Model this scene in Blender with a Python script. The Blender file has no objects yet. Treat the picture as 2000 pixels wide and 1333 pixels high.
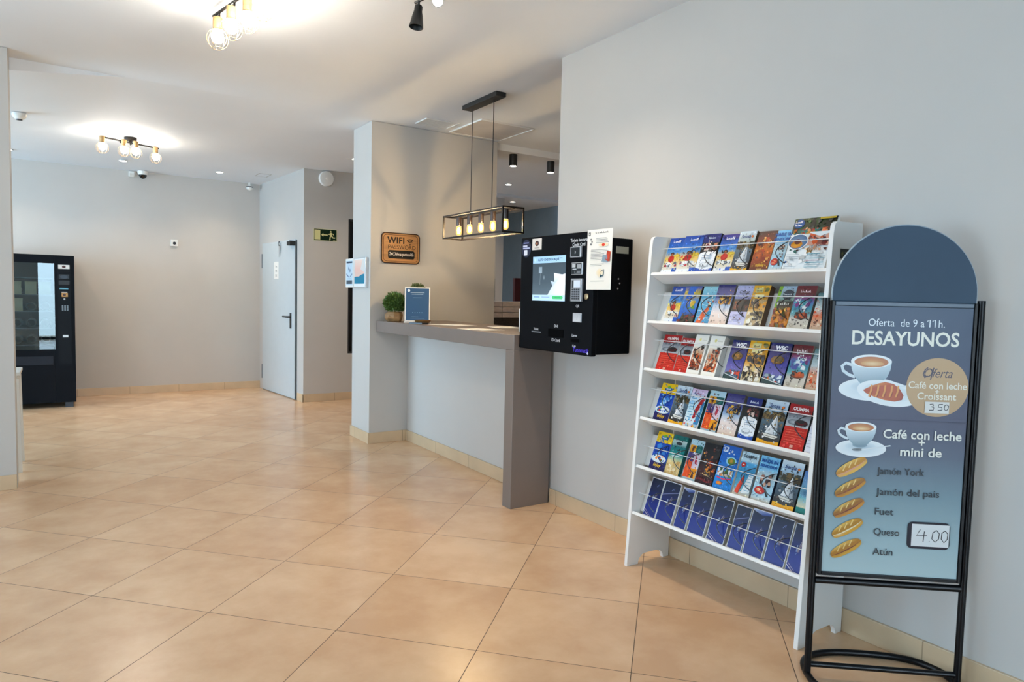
import bpy, math, random
from mathutils import Matrix, Vector
PI = math.pi
D = bpy.data
sc = bpy.context.scene
COL = sc.collection

EXPO = 0.2
L_HALL, L_BAY, L_ENT, TILT = 215.0, 300.0, 75.0, 27.0
BULB, PEND, DOWN, DOWNW, WALLW = 155.0, 880.0, 40.0, 48.0, 75.0

# ------------------------------------------------------------------ camera, sky, daylight, exposure
cam = D.cameras.new('camera')
cam.sensor_width = 36.0
cam.lens = 24.12
cam.clip_start = 0.05
camo = D.objects.new('camera', cam)
COL.objects.link(camo)
R_ = Vector((0.8340607, -0.5511988, 0.0228623))
U_ = Vector((0.0157899, 0.0652766, 0.9977423))
F_ = Vector((0.5514467, 0.8318166, -0.0631480))
camo.matrix_world = Matrix(((R_.x, U_.x, -F_.x, 0), (R_.y, U_.y, -F_.y, 0), (R_.z, U_.z, -F_.z, 1.3859), (0, 0, 0, 1)))
sc.camera = camo
sc.view_settings.view_transform = 'Standard'
sc.view_settings.look = 'None'
sc.view_settings.exposure = EXPO
sc.view_settings.gamma = 1.0
sc.view_settings.use_curve_mapping = False
sc.cycles.use_denoising = True
sc.cycles.max_bounces = 10
sc.cycles.diffuse_bounces = 6
sc.cycles.glossy_bounces = 4
sc.cycles.transmission_bounces = 4
sc.cycles.transparent_max_bounces = 8
sc.cycles.sample_clamp_indirect = 6.0
sc.cycles.caustics_reflective = False
sc.cycles.caustics_refractive = False

w = D.worlds.new('sky')
sc.world = w
w.use_nodes = True
nt = w.node_tree
bg = nt.nodes['Background']
tc = nt.nodes.new('ShaderNodeTexCoord')
sp = nt.nodes.new('ShaderNodeSeparateXYZ')
rp = nt.nodes.new('ShaderNodeValToRGB')
rp.color_ramp.elements[0].position = 0.46
rp.color_ramp.elements[0].color = (0.30, 0.33, 0.32, 1)
rp.color_ramp.elements[1].position = 0.56
rp.color_ramp.elements[1].color = (0.72, 0.86, 1.0, 1)
mm = nt.nodes.new('ShaderNodeMapRange')
mm.inputs['From Min'].default_value = -1
nt.links.new(tc.outputs['Generated'], sp.inputs[0])
nt.links.new(sp.outputs['Z'], mm.inputs['Value'])
nt.links.new(mm.outputs[0], rp.inputs[0])
nt.links.new(rp.outputs[0], bg.inputs['Color'])
bg.inputs['Strength'].default_value = 9.0


def area(name, loc, rot, sx, sy, watts, col):
    l = D.lights.new(name, 'AREA')
    l.shape = 'RECTANGLE'
    l.size, l.size_y, l.energy, l.color = sx, sy, watts, col
    o = D.objects.new(name, l)
    COL.objects.link(o)
    o.location, o.rotation_euler = loc, rot
    return o


DAY = (0.53, 0.78, 1.0)
DAYB = (0.45, 0.735, 1.0)
# daylight falling in through the glazed fronts: left of the hall, left of the rear bay, and behind the camera
area('daylight_hall', (-4.85, 2.9, 1.35), (0, -PI / 2 - math.radians(TILT), 0), 2.3, 4.2, L_HALL, DAY)
area('daylight_bay', (-4.85, 8.1, 1.35), (0, -PI / 2 + math.radians(8), 0), 2.3, 3.4, L_BAY, DAYB)
area('daylight_entrance', (0.5, -3.05, 1.25), (PI / 2, 0, 0), 2.6, 2.3, L_ENT, DAY)


# ------------------------------------------------------------------ helpers
def lin(c):
    if isinstance(c, str):
        c = tuple(int(c[i:i + 2], 16) / 255 for i in (0, 2, 4))
    return tuple((x / 12.92 if x <= 0.04045 else ((x + 0.055) / 1.055) ** 2.4) for x in c[:3])


MATS = {}


def mat(name, col, rough=0.5, metal=0.0, var=0.06, scale=8.0, bump=0.0, coat=0.0, spec=0.5, stretch=None):
    """procedural paint/plastic/metal: noise varies the colour a little and can raise a bump"""
    if name in MATS:
        return MATS[name]
    m = D.materials.new(name)
    m.use_nodes = True
    n = m.node_tree
    b = n.nodes['Principled BSDF']
    c = lin(col)
    b.inputs['Roughness'].default_value = rough
    b.inputs['Metallic'].default_value = metal
    b.inputs['Coat Weight'].default_value = coat
    b.inputs['Specular IOR Level'].default_value = spec
    t = n.nodes.new('ShaderNodeTexCoord')
    src = t.outputs['Object']
    if stretch:
        mp = n.nodes.new('ShaderNodeMapping')
        mp.inputs['Scale'].default_value = stretch
        n.links.new(src, mp.inputs['Vector'])
        src = mp.outputs[0]
    x = n.nodes.new('ShaderNodeTexNoise')
    x.inputs['Scale'].default_value = scale
    x.inputs['Detail'].default_value = 4
    n.links.new(src, x.inputs['Vector'])
    r = n.nodes.new('ShaderNodeValToRGB')
    r.color_ramp.elements[0].position = 0.3
    r.color_ramp.elements[1].position = 0.7
    r.color_ramp.elements[0].color = (*[v * (1 - var) for v in c], 1)
    r.color_ramp.elements[1].color = (*[min(1, v * (1 + var)) for v in c], 1)
    n.links.new(x.outputs['Fac'], r.inputs[0])
    n.links.new(r.outputs[0], b.inputs['Base Color'])
    if bump:
        bp = n.nodes.new('ShaderNodeBump')
        bp.inputs['Strength'].default_value = bump
        bp.inputs['Distance'].default_value = 0.002
        n.links.new(x.outputs['Fac'], bp.inputs['Height'])
        n.links.new(bp.outputs[0], b.inputs['Normal'])
    MATS[name] = m
    return m


def glow(name, col, strength):
    if name in MATS:
        return MATS[name]
    m = D.materials.new(name)
    m.use_nodes = True
    b = m.node_tree.nodes['Principled BSDF']
    b.inputs['Base Color'].default_value = (*lin(col), 1)
    b.inputs['Emission Color'].default_value = (*lin(col), 1)
    b.inputs['Emission Strength'].default_value = strength
    MATS[name] = m
    return m


def printed(name, rough=0.35, emit=0.0, spec=0.3, coat=0.0):
    """print: the colours of the artwork are stored on the mesh"""
    if name in MATS:
        return MATS[name]
    m = D.materials.new(name)
    m.use_nodes = True
    n = m.node_tree
    b = n.nodes['Principled BSDF']
    a = n.nodes.new('ShaderNodeAttribute')
    a.attribute_name = 'Col'
    n.links.new(a.outputs['Color'], b.inputs['Base Color'])
    b.inputs['Roughness'].default_value = rough
    b.inputs['Specular IOR Level'].default_value = spec
    b.inputs['Coat Weight'].default_value = coat
    if emit:
        n.links.new(a.outputs['Color'], b.inputs['Emission Color'])
        b.inputs['Emission Strength'].default_value = emit
    MATS[name] = m
    return m


def link_mesh(name, verts, faces, m, parent=None, smooth=False, bevel=0.0, cols=None, seg=2):
    me = D.meshes.new(name)
    me.from_pydata([tuple(v) for v in verts], [], faces)
    me.update()
    if cols is not None:
        at = me.color_attributes.new('Col', 'FLOAT_COLOR', 'POINT')
        flat = []
        for c in cols:
            flat += [c[0], c[1], c[2], 1.0]
        at.data.foreach_set('color', flat)
    if smooth:
        me.polygons.foreach_set('use_smooth', [True] * len(me.polygons))
    me.materials.append(m)
    o = D.objects.new(name, me)
    COL.objects.link(o)
    if parent is not None:
        o.parent = parent
    if bevel:
        b = o.modifiers.new('bevel', 'BEVEL')
        b.width = bevel
        b.segments = seg
        b.limit_method = 'ANGLE'
        b.angle_limit = math.radians(40)
    if smooth and not bevel:
        try:
            me.set_sharp_from_angle(angle=math.radians(40))
        except Exception:
            pass
    return o


class MB:
    def __init__(self):
        self.v, self.f = [], []

    def add(self, vs, fs):
        k = len(self.v)
        self.v += [Vector(p) for p in vs]
        self.f += [tuple(i + k for i in f) for f in fs]
        return self

    def box(self, x0, x1, y0, y1, z0, z1):
        x0, x1 = min(x0, x1), max(x0, x1)
        y0, y1 = min(y0, y1), max(y0, y1)
        z0, z1 = min(z0, z1), max(z0, z1)
        return self.add([(x0, y0, z0), (x1, y0, z0), (x1, y1, z0), (x0, y1, z0), (x0, y0, z1), (x1, y0, z1), (x1, y1, z1), (x0, y1, z1)],
                        [(3, 2, 1, 0), (4, 5, 6, 7), (0, 1, 5, 4), (1, 2, 6, 5), (2, 3, 7, 6), (3, 0, 4, 7)])

    def obox(self, o, a, b, c):
        """box from corner o along vectors a, b, c"""
        o, a, b, c = map(Vector, (o, a, b, c))
        if a.cross(b).dot(c) < 0:
            a, b = b, a
        return self.add([o, o + a, o + a + b, o + b, o + c, o + a + c, o + a + b + c, o + b + c],
                        [(3, 2, 1, 0), (4, 5, 6, 7), (0, 1, 5, 4), (1, 2, 6, 5), (2, 3, 7, 6), (3, 0, 4, 7)])

    def prism(self, pts, o, a, b, c):
        """2D polygon pts (counter-clockwise in a,b) at origin o extruded along c"""
        o, a, b, c = map(Vector, (o, a, b, c))
        n = len(pts)
        base = [o + a * p[0] + b * p[1] for p in pts]
        fs = [tuple(reversed(range(n))), tuple(range(n, 2 * n))]
        fs += [(i, (i + 1) % n, n + (i + 1) % n, n + i) for i in range(n)]
        if a.cross(b).dot(c) < 0:
            fs = [tuple(reversed(f)) for f in fs]
        return self.add(base + [p + c for p in base], fs)

    def tube(self, path, r, n=10, closed=False, caps=True):
        P = [Vector(p) for p in path]
        k0 = len(self.v)
        m = len(P)
        up = None
        for i, p in enumerate(P):
            if closed:
                t = (P[(i + 1) % m] - P[i - 1]).normalized()
            else:
                t = (P[min(i + 1, m - 1)] - P[max(i - 1, 0)]).normalized()
            if up is None:
                up = Vector((0, 0, 1)) if abs(t.z) < 0.9 else Vector((1, 0, 0))
            s = t.cross(up).normalized()
            up = s.cross(t).normalized()
            rr = r[i] if isinstance(r, (list, tuple)) else r
            for j in range(n):
                an = 2 * PI * j / n
                self.v.append(p + (s * math.cos(an) + up * math.sin(an)) * rr)
        q = m if closed else m - 1
        for i in range(q):
            for j in range(n):
                a = k0 + i * n + j
                b = k0 + i * n + (j + 1) % n
                c = k0 + ((i + 1) % m) * n + (j + 1) % n
                d = k0 + ((i + 1) % m) * n + j
                self.f.append((a, d, c, b))
        if caps and not closed:
            self.f.append(tuple(k0 + j for j in range(n)))
            self.f.append(tuple(k0 + (m - 1) * n + n - 1 - j for j in range(n)))
        return self

    def lathe(self, prof, o=(0, 0, 0), axis=(0, 0, 1), n=24):
        """prof: (radius, height) from bottom to top"""
        o, ax = Vector(o), Vector(axis).normalized()
        s = ax.orthogonal().normalized()
        t = ax.cross(s)
        k0 = len(self.v)
        for r, h in prof:
            for j in range(n):
                an = 2 * PI * j / n
                self.v.append(o + ax * h + (s * math.cos(an) + t * math.sin(an)) * max(r, 1e-5))
        for i in range(len(prof) - 1):
            for j in range(n):
                a, b = k0 + i * n + j, k0 + i * n + (j + 1) % n
                self.f.append((a, b, b + n, a + n))
        self.f.append(tuple(k0 + n - 1 - j for j in range(n)))
        self.f.append(tuple(k0 + (len(prof) - 1) * n + j for j in range(n)))
        return self

    def build(self, name, m, parent=None, smooth=False, bevel=0.0, label=None):
        o = link_mesh(name, self.v, self.f, m, parent, smooth, bevel)
        if label:
            o['label'] = label
        return o


def tag(o, label, cat, group=None, kind=None):
    o['label'] = label
    o['category'] = cat
    if group:
        o['group'] = group
    if kind:
        o['kind'] = kind
    return o


def thing(name, label, cat, loc=(0, 0, 0), rotz=0.0, group=None):
    o = D.objects.new(name, None)
    COL.objects.link(o)
    o.empty_display_size = 0.05
    o.location = loc
    o.rotation_euler = (0, 0, rotz)
    return tag(o, label, cat, group)


def struct(name, mb, m, bevel=0.0, parent=None):
    o = mb.build(name, m, parent, bevel=bevel)
    o['kind'] = 'structure'
    return o


TXT = {}


def text2d(s, size, align='CENTER', shear=0.0, bold=0.0, sx=1.0, space=1.0):
    key = (s, align, shear, bold, space)
    if key not in TXT:
        cu = D.curves.new('lettering', 'FONT')
        cu.body = s
        cu.size = 1.0
        cu.align_x = align
        cu.shear = shear
        cu.offset = bold
        cu.space_character = space
        cu.resolution_u = 3
        cu.fill_mode = 'BOTH'
        to = D.objects.new('lettering', cu)
        COL.objects.link(to)
        dg = bpy.context.evaluated_depsgraph_get()
        dg.update()
        me = to.evaluated_get(dg).to_mesh()
        TXT[key] = ([(v.co.x, v.co.y) for v in me.vertices], [tuple(p.vertices) for p in me.polygons])
        to.evaluated_get(dg).to_mesh_clear()
        D.objects.remove(to)
        D.curves.remove(cu)
    vs, fs = TXT[key]
    return [(x * size * sx, y * size) for x, y in vs], fs


class Art:
    """flat artwork made of coloured polygons lying one over the other"""
    EPS = 0.00003

    def __init__(self, w=1.0, h=1.0, ink=1.35):
        self.ink, self.clip, self.photo = ink, False, 0
        self.v, self.f, self.c, self.k, self.w, self.h = [], [], [], 0, w, h

    def dye(self, c):
        """printing ink: a little deeper than the paper white"""
        return tuple(x ** self.ink for x in lin(c))

    def poly(self, pts, col, up=True):
        if up:
            self.k += 1
        k0 = len(self.v)
        cols = col if isinstance(col, list) else [col] * len(pts)
        a = sum(pts[i][0] * pts[(i + 1) % len(pts)][1] - pts[(i + 1) % len(pts)][0] * pts[i][1] for i in range(len(pts)))
        idx = range(len(pts)) if a >= 0 else reversed(range(len(pts)))
        for p, c in zip(pts, cols):
            self.v.append((p[0] * self.w, p[1] * self.h, self.k))
            self.c.append(self.dye(c))
        self.f.append(tuple(k0 + i for i in idx))
        return self

    def rect(self, u0, v0, u1, v1, col, col2=None):
        c2 = col if col2 is None else col2
        return self.poly([(u0, v0), (u1, v0), (u1, v1), (u0, v1)], [col, col, c2, c2])

    def rrect(self, u0, v0, u1, v1, r, col):
        asp = self.w / self.h
        pts = []
        for cx, cy, a0 in ((u1 - r, v0 + r * asp, -PI / 2), (u1 - r, v1 - r * asp, 0), (u0 + r, v1 - r * asp, PI / 2), (u0 + r, v0 + r * asp, PI)):
            for i in range(6):
                a = a0 + PI / 2 * i / 5
                pts.append((cx + r * math.cos(a), cy + r * asp * math.sin(a)))
        return self.poly(pts, col)

    def grad(self, u0, v0, u1, v1, stops):
        """vertical gradient: stops = [(t, colour)] from bottom to top"""
        self.k += 1
        k0 = len(self.v)
        for t, c in stops:
            for u in (u0, u1):
                self.v.append((u * self.w, (v0 + (v1 - v0) * t) * self.h, self.k))
                self.c.append(self.dye(c))
        for i in range(len(stops) - 1):
            a = k0 + 2 * i
            self.f.append((a, a + 1, a + 3, a + 2))
        return self

    def ell(self, cx, cy, rx, ry, col, col2=None, n=24, rot=0.0, a0=0.0, a1=2 * PI):
        self.k += 1
        k0 = len(self.v)
        self.v.append((cx * self.w, cy * self.h, self.k))
        self.c.append(self.dye(col))
        c2 = self.dye(col if col2 is None else col2)
        full = abs(a1 - a0 - 2 * PI) < 1e-6
        m = n if full else n + 1
        cr, sr = math.cos(rot), math.sin(rot)
        for i in range(m):
            a = a0 + (a1 - a0) * i / n
            x, y = rx * self.w * math.cos(a), ry * self.h * math.sin(a)
            px_, py_ = cx * self.w + x * cr - y * sr, cy * self.h + x * sr + y * cr
            if self.clip:
                px_, py_ = min(self.w, max(0, px_)), min(self.h, max(0, py_))
            self.v.append((px_, py_, self.k))
            self.c.append(c2)
        for i in range(n):
            self.f.append((k0, k0 + 1 + i, k0 + 1 + (i + 1) % m))
        return self

    def ring(self, cx, cy, r0, r1, col, a0=0.0, a1=2 * PI, n=24, sy=1.0):
        pts = [(cx + r1 * math.cos(a0 + (a1 - a0) * i / n) / self.w, cy + sy * r1 * math.sin(a0 + (a1 - a0) * i / n) / self.h) for i in range(n + 1)]
        ptn = [(cx + r0 * math.cos(a0 + (a1 - a0) * i / n) / self.w, cy + sy * r0 * math.sin(a0 + (a1 - a0) * i / n) / self.h) for i in range(n + 1)]
        self.k += 1
        for i in range(n):
            self.poly([pts[i], pts[i + 1], ptn[i + 1], ptn[i]], col, up=False)
        return self

    def stroke(self, pts, wd, col):
        """polyline of width wd (metres)"""
        self.k += 1
        P = [(p[0] * self.w, p[1] * self.h) for p in pts]
        L, Rr = [], []
        for i, p in enumerate(P):
            a, b = P[max(i - 1, 0)], P[min(i + 1, len(P) - 1)]
            dx, dy = b[0] - a[0], b[1] - a[1]
            q = math.hypot(dx, dy) or 1
            nx, ny = -dy / q * wd / 2, dx / q * wd / 2
            L.append(((p[0] + nx) / self.w, (p[1] + ny) / self.h))
            Rr.append(((p[0] - nx) / self.w, (p[1] - ny) / self.h))
        for i in range(len(P) - 1):
            self.poly([Rr[i], Rr[i + 1], L[i + 1], L[i]], col, up=False)
        return self

    def text(self, s, cx, cy, size, col, align='CENTER', shear=0.0, bold=0.0, sx=1.0, space=1.0):
        """size in metres; cx, cy in artwork units, cy is the baseline"""
        self.detail()
        self.k += 1
        vs, fs = text2d(s, size, align, shear, bold, sx, space)
        k0 = len(self.v)
        lc = self.dye(col)
        for x, y in vs:
            self.v.append((cx * self.w + x, cy * self.h + y, self.k))
            self.c.append(lc)
        self.f += [tuple(i + k0 for i in f) for f in fs]
        return self

    def detail(self):
        """picture grain: small patches a little lighter or darker than the colours around them"""
        if not self.photo:
            return
        rg = random.Random(self.photo)
        self.photo = 0
        src = [(x / self.w, y / self.h, c) for (x, y, _), c in zip(self.v, self.c)]
        for i in range(80):
            u, v = rg.uniform(0.03, 0.97), rg.uniform(0.03, 0.97)
            c = min(src[::-1], key=lambda q: ((q[0] - u) * 0.35) ** 2 + (q[1] - v) ** 2)[2]
            f = rg.choice((0.45, 0.62, 0.75, 1.3, 1.6))
            c = [min(0.9, x * f + (0.04 if f > 1 else 0)) for x in c]
            self.k += 1
            k0 = len(self.v)
            n_ = rg.choice((3, 4, 5))
            s_ = rg.uniform(0.02, 0.065)
            ph = rg.uniform(0, 6)
            for j in range(n_):
                an = ph + 2 * PI * j / n_
                q = s_ * rg.uniform(0.5, 1.3)
                self.v.append((min(1, max(0, u + q * math.cos(an))) * self.w, min(1, max(0, v + q * math.sin(an) * self.w / self.h)) * self.h, self.k))
                self.c.append(tuple(c))
            self.f.append(tuple(range(k0, k0 + n_)))

    def scrawl(self, cx, cy, wd, ht, col, seed=1):
        """lettering too small or blurred to read: a run of short strokes; wd, ht in metres"""
        self.detail()
        rg = random.Random(seed)
        n_ = 7
        for i in range(n_):
            u = cx * self.w - wd / 2 + wd * i / n_
            h_ = ht * (1.0 if i == 0 else rg.choice((0.55, 0.6, 0.95)))
            v = cy * self.h
            self.rect(u / self.w, v / self.h, (u + wd / n_ * 0.62) / self.w, (v + h_ * rg.choice((0.35, 1))) / self.h, col)
            self.rect(u / self.w, v / self.h, (u + wd / n_ * 0.25) / self.w, (v + h_) / self.h, col)
        return self

    def fit(self, s, u0, u1, v0, cap, col, shear=0.0, bold=0.0):
        """text spanning u0..u1 with its baseline at v0 and capitals cap high (artwork units)"""
        hv, _ = text2d('H', 1.0)
        ch = max(y for _, y in hv)
        vs, fs = text2d(s, 1.0, 'LEFT', shear, bold)
        x0, x1 = min(x for x, _ in vs), max(x for x, _ in vs)
        kx, ky = (u1 - u0) * self.w / (x1 - x0), cap * self.h / ch
        self.k += 1
        k0 = len(self.v)
        lc = self.dye(col)
        for x, y in vs:
            self.v.append((u0 * self.w + (x - x0) * kx, v0 * self.h + y * ky, self.k))
            self.c.append(lc)
        self.f += [tuple(i + k0 for i in f) for f in fs]
        return self

    def blobs(self, u0, v0, u1, v1, n, pal, size, seed):
        """picture detail: small overlapping patches of a palette"""
        rg = random.Random(seed)
        for i in range(n):
            cx, cy = rg.uniform(u0, u1), rg.uniform(v0, v1)
            s = size * rg.uniform(0.5, 1.3)
            pts = []
            k = rg.choice((4, 5, 6))
            ph = rg.uniform(0, 6)
            for j in range(k):
                a = ph + 2 * PI * j / k
                q = s * rg.uniform(0.6, 1.2)
                pts.append((min(u1, max(u0, cx + q * math.cos(a))), min(v1, max(v0, cy + q * math.sin(a) * self.w / self.h))))
            self.poly(pts, rg.choice(pal))
        return self

    def build(self, name, m, parent, o, U, V, lift=0.0, label=None, bend=None):
        o, U, V = Vector(o), Vector(U).normalized(), Vector(V).normalized()
        N = U.cross(V)
        vs = [o + U * a + V * b + N * (lift + k * self.EPS + (bend(a, b) if bend else 0)) for a, b, k in self.v]
        ob = link_mesh(name, vs, self.f, m, parent, cols=self.c)
        if label:
            ob['label'] = label
        return ob

# ------------------------------------------------------------------ the setting
CEIL = 2.955
RW = 2.775
WALL = mat('wall_paint', 'c5c2bd', 0.62, var=0.015, scale=3.0, bump=0.03)
CEILM = mat('ceiling_paint', 'e8ecf1', 0.7, var=0.01, scale=2.0)
BLUE = mat('slate_blue_paint', '7d93a6', 0.65, var=0.03)
WHITE = mat('white_lacquer', 'eeece8', 0.35, var=0.01)
BLACK = mat('black_powder_coat', '0c0e12', 0.45, var=0.1, scale=30)
BLACKM = mat('matt_black_metal', '121212', 0.45, var=0.1)
CHROME = mat('brushed_steel', 'b9bcc0', 0.3, metal=0.9, var=0.05)
PLAST = mat('white_plastic', 'e8e8e4', 0.4, var=0.01)
DARKP = mat('dark_plastic', '1c2027', 0.4, var=0.05)
PAPER = mat('paper', 'f0efea', 0.7, var=0.02, scale=20)
PRINT = printed('gloss_print', 0.3)
MPRINT = printed('matt_print', 0.55)


def tile_floor():
    m = D.materials.new('floor_tiles')
    m.use_nodes = True
    n = m.node_tree
    L = n.links
    b = n.nodes['Principled BSDF']
    g = n.nodes.new('ShaderNodeNewGeometry')
    mp = n.nodes.new('ShaderNodeMapping')
    mp.vector_type = 'POINT'
    T = 0.6
    th = math.radians(46.513)
    ox, oy = 0.10951, 3.54328
    c, s = math.cos(th), math.sin(th)
    mp.inputs['Rotation'].default_value = (0, 0, th)
    mp.inputs['Location'].default_value = (-(c * ox - s * oy) / T, -(s * ox + c * oy) / T, 0)
    mp.inputs['Scale'].default_value = (1 / T, 1 / T, 1 / T)
    L.new(g.outputs['Position'], mp.inputs['Vector'])
    sx = n.nodes.new('ShaderNodeSeparateXYZ')
    L.new(mp.outputs[0], sx.inputs[0])

    def math_(op, a, bb=None, cc=None):
        q = n.nodes.new('ShaderNodeMath')
        q.operation = op
        for i, v in enumerate((a, bb, cc)):
            if v is None:
                continue
            if isinstance(v, (int, float)):
                q.inputs[i].default_value = v
            else:
                L.new(v, q.inputs[i])
        return q.outputs[0]
    ds, ids = [], []
    for ax in ('X', 'Y'):
        fr = math_('FRACT', sx.outputs[ax])
        ds.append(math_('MINIMUM', fr, math_('SUBTRACT', 1.0, fr)))
        ids.append(math_('FLOOR', sx.outputs[ax]))
    d = math_('MINIMUM', *ds)
    joint = math_('LESS_THAN', d, 0.0026)
    cv = n.nodes.new('ShaderNodeCombineXYZ')
    L.new(ids[0], cv.inputs[0])
    L.new(ids[1], cv.inputs[1])
    wn = n.nodes.new('ShaderNodeTexWhiteNoise')
    L.new(cv.outputs[0], wn.inputs['Vector'])
    n1 = n.nodes.new('ShaderNodeTexNoise')
    n1.inputs['Scale'].default_value = 3.2
    n1.inputs['Detail'].default_value = 7
    n1.inputs['Roughness'].default_value = 0.62
    ad = n.nodes.new('ShaderNodeVectorMath')
    ad.operation = 'MULTIPLY_ADD'
    L.new(wn.outputs['Color'], ad.inputs[0])
    ad.inputs[1].default_value = (40, 40, 40)
    L.new(g.outputs['Position'], ad.inputs[2])
    L.new(ad.outputs[0], n1.inputs['Vector'])
    rp = n.nodes.new('ShaderNodeValToRGB')
    rp.color_ramp.elements[0].position = 0.3
    rp.color_ramp.elements[1].position = 0.72
    rp.color_ramp.elements[0].color = (*lin('d2a983'), 1)
    rp.color_ramp.elements[1].color = (*lin('e4c19c'), 1)
    f = math_('MULTIPLY_ADD', wn.outputs['Value'], 0.16, math_('ADD', n1.outputs['Fac'], -0.08))
    L.new(f, rp.inputs[0])
    mx = n.nodes.new('ShaderNodeMix')
    mx.data_type = 'RGBA'
    L.new(joint, mx.inputs['Factor'])
    L.new(rp.outputs[0], mx.inputs['A'])
    mx.inputs['B'].default_value = (*lin('5a4632'), 1)
    L.new(mx.outputs['Result'], b.inputs['Base Color'])
    rr = math_('MULTIPLY_ADD', n1.outputs['Fac'], 0.12, math_('MULTIPLY_ADD', joint, 0.4, 0.17))
    L.new(rr, b.inputs['Roughness'])
    b.inputs['Specular IOR Level'].default_value = 0.42
    bp = n.nodes.new('ShaderNodeBump')
    bp.inputs['Strength'].default_value = 0.6
    bp.inputs['Distance'].default_value = 0.0015
    L.new(math_('SUBTRACT', 1.0, joint), bp.inputs['Height'])
    L.new(bp.outputs[0], b.inputs['Normal'])
    return m


def base_tile():
    """tile strip: a joint every 0.59 m along the run"""
    m = mat('baseboard_tiles', 'd0b795', 0.3, var=0.07, scale=5)
    n = m.node_tree
    L = n.links
    b = n.nodes['Principled BSDF']
    g = n.nodes.new('ShaderNodeNewGeometry')
    s = n.nodes.new('ShaderNodeSeparateXYZ')
    L.new(g.outputs['Position'], s.inputs[0])
    a = n.nodes.new('ShaderNodeMath')
    a.operation = 'ADD'
    L.new(s.outputs['X'], a.inputs[0])
    L.new(s.outputs['Y'], a.inputs[1])
    k = n.nodes.new('ShaderNodeMath')
    k.operation = 'MULTIPLY_ADD'
    L.new(a.outputs[0], k.inputs[0])
    k.inputs[1].default_value = 1 / 0.585
    k.inputs[2].default_value = 0.145
    fr = n.nodes.new('ShaderNodeMath')
    fr.operation = 'FRACT'
    L.new(k.outputs[0], fr.inputs[0])
    lt = n.nodes.new('ShaderNodeMath')
    lt.operation = 'LESS_THAN'
    L.new(fr.outputs[0], lt.inputs[0])
    lt.inputs[1].default_value = 0.008
    mx = n.nodes.new('ShaderNodeMix')
    mx.data_type = 'RGBA'
    src = b.inputs['Base Color'].links[0].from_socket
    L.new(lt.outputs[0], mx.inputs['Factor'])
    L.new(src, mx.inputs['A'])
    mx.inputs['B'].default_value = (*lin('a58d70'), 1)
    L.new(mx.outputs['Result'], b.inputs['Base Color'])
    return m


FLOOR = tile_floor()
BASE = base_tile()
struct('floor', MB().box(-5, 7, -3.3, 10.8, -0.12, 0), FLOOR)
struct('ceiling', MB().box(-5, 7, -3.3, 5.95, CEIL, CEIL + 0.12), CEILM)
# the rear bay's ceiling drops a little towards the left
vs, fs = [], []
xs = [-5, -0.45] + [-0.45 + 0.9 * i / 12 for i in range(1, 13)] + [2.45, 3.74]
NJ = 8


def bayz(x, t_):
    q = min(1.0, max(0.0, (x + 0.45) / 0.9))
    f0 = 2.845 + (CEIL - 2.845) * q
    f1 = 2.913 + (0.038 * max(0.0, (x - 2.45) / 1.29))
    e = t_ * t_ * (3 - 2 * t_)
    return f0 * (1 - e) + f1 * e


for x in xs:
    for j in range(NJ + 1):
        vs.append((x, 5.95 + 4.5 * j / NJ, bayz(x, j / NJ)))
    vs += [(x, 5.95, CEIL + 0.05), (x, 10.45, CEIL + 0.05)]
M = NJ + 3
for i in range(len(xs) - 1):
    a, b_ = M * i, M * (i + 1)
    for j in range(NJ):
        fs.append((a + j, a + j + 1, b_ + j + 1, b_ + j))
    fs += [(a + NJ + 1, b_ + NJ + 1, b_ + NJ + 2, a + NJ + 2), (a, b_, b_ + NJ + 1, a + NJ + 1), (a + NJ, a + NJ + 2, b_ + NJ + 2, b_ + NJ)]
mbc = MB().add(vs, fs)
cb = struct('ceiling_bay', mbc, CEILM)
cb.data.polygons.foreach_set('use_smooth', [True] * len(cb.data.polygons))
cb.data.set_sharp_from_angle(angle=math.radians(40))
struct('ceiling_office', MB().box(3.74, 7, 6.03, 8.49, 2.888, 3.07).box(3.74, 7, 5.95, 6.03, CEIL, 3.07), CEILM)
struct('ceiling_corridor', MB().box(3.74, 7, 8.49, 10.8, 2.85, 3.07), CEILM)

struct('wall_right', MB().box(RW, RW + 0.14, -3.3, 3.67, 0, CEIL), WALL)
struct('wall_counter', MB().box(RW, RW + 0.12, 3.672, 5.978, 0, 1.043), WALL)
struct('wall_partition', MB().box(2.392, 3.735, 5.98, 6.43, 0, CEIL - 0.003), WALL)
p = [(2.578, 8.65), (2.722, 8.65), (2.62, 10.27), (2.43, 10.27)]
struct('wall_door', MB().prism(p, (0, 0, 0), (1, 0, 0), (0, 1, 0), (0, 0, 2.953)), WALL)
wb = MB()
wb.box(2.722, 3.155, 8.65, 8.8, 0, 2.95).box(3.155, 3.62, 8.65, 8.8, 0, 0.606).box(3.155, 3.62, 8.65, 8.8, 2.352, 2.95).box(3.62, 3.74, 8.65, 8.8, 0, 2.95).box(3.74, 5.54, 8.65, 8.8, 0, 2.849)
struct('wall_back', wb, WALL)
struct('wall_far', MB().box(-5, 2.6, 10.27, 10.4, 0, 2.955), WALL)
struct('wall_left', MB().box(-2.0, -0.252, 5.722, 5.94, 0, CEIL - 0.003), WALL)
struct('wall_office', MB().box(6.6, 6.75, 2.2, 10.8, 0, 2.95), BLUE)
struct('wall_rear', MB().box(-5, -0.85, -3.3, -3.15, 0, CEIL).box(2.65, 2.774, -3.3, -3.15, 0, CEIL).box(-0.85, 2.65, -3.3, -3.15, 2.45, CEIL), WALL)
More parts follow.
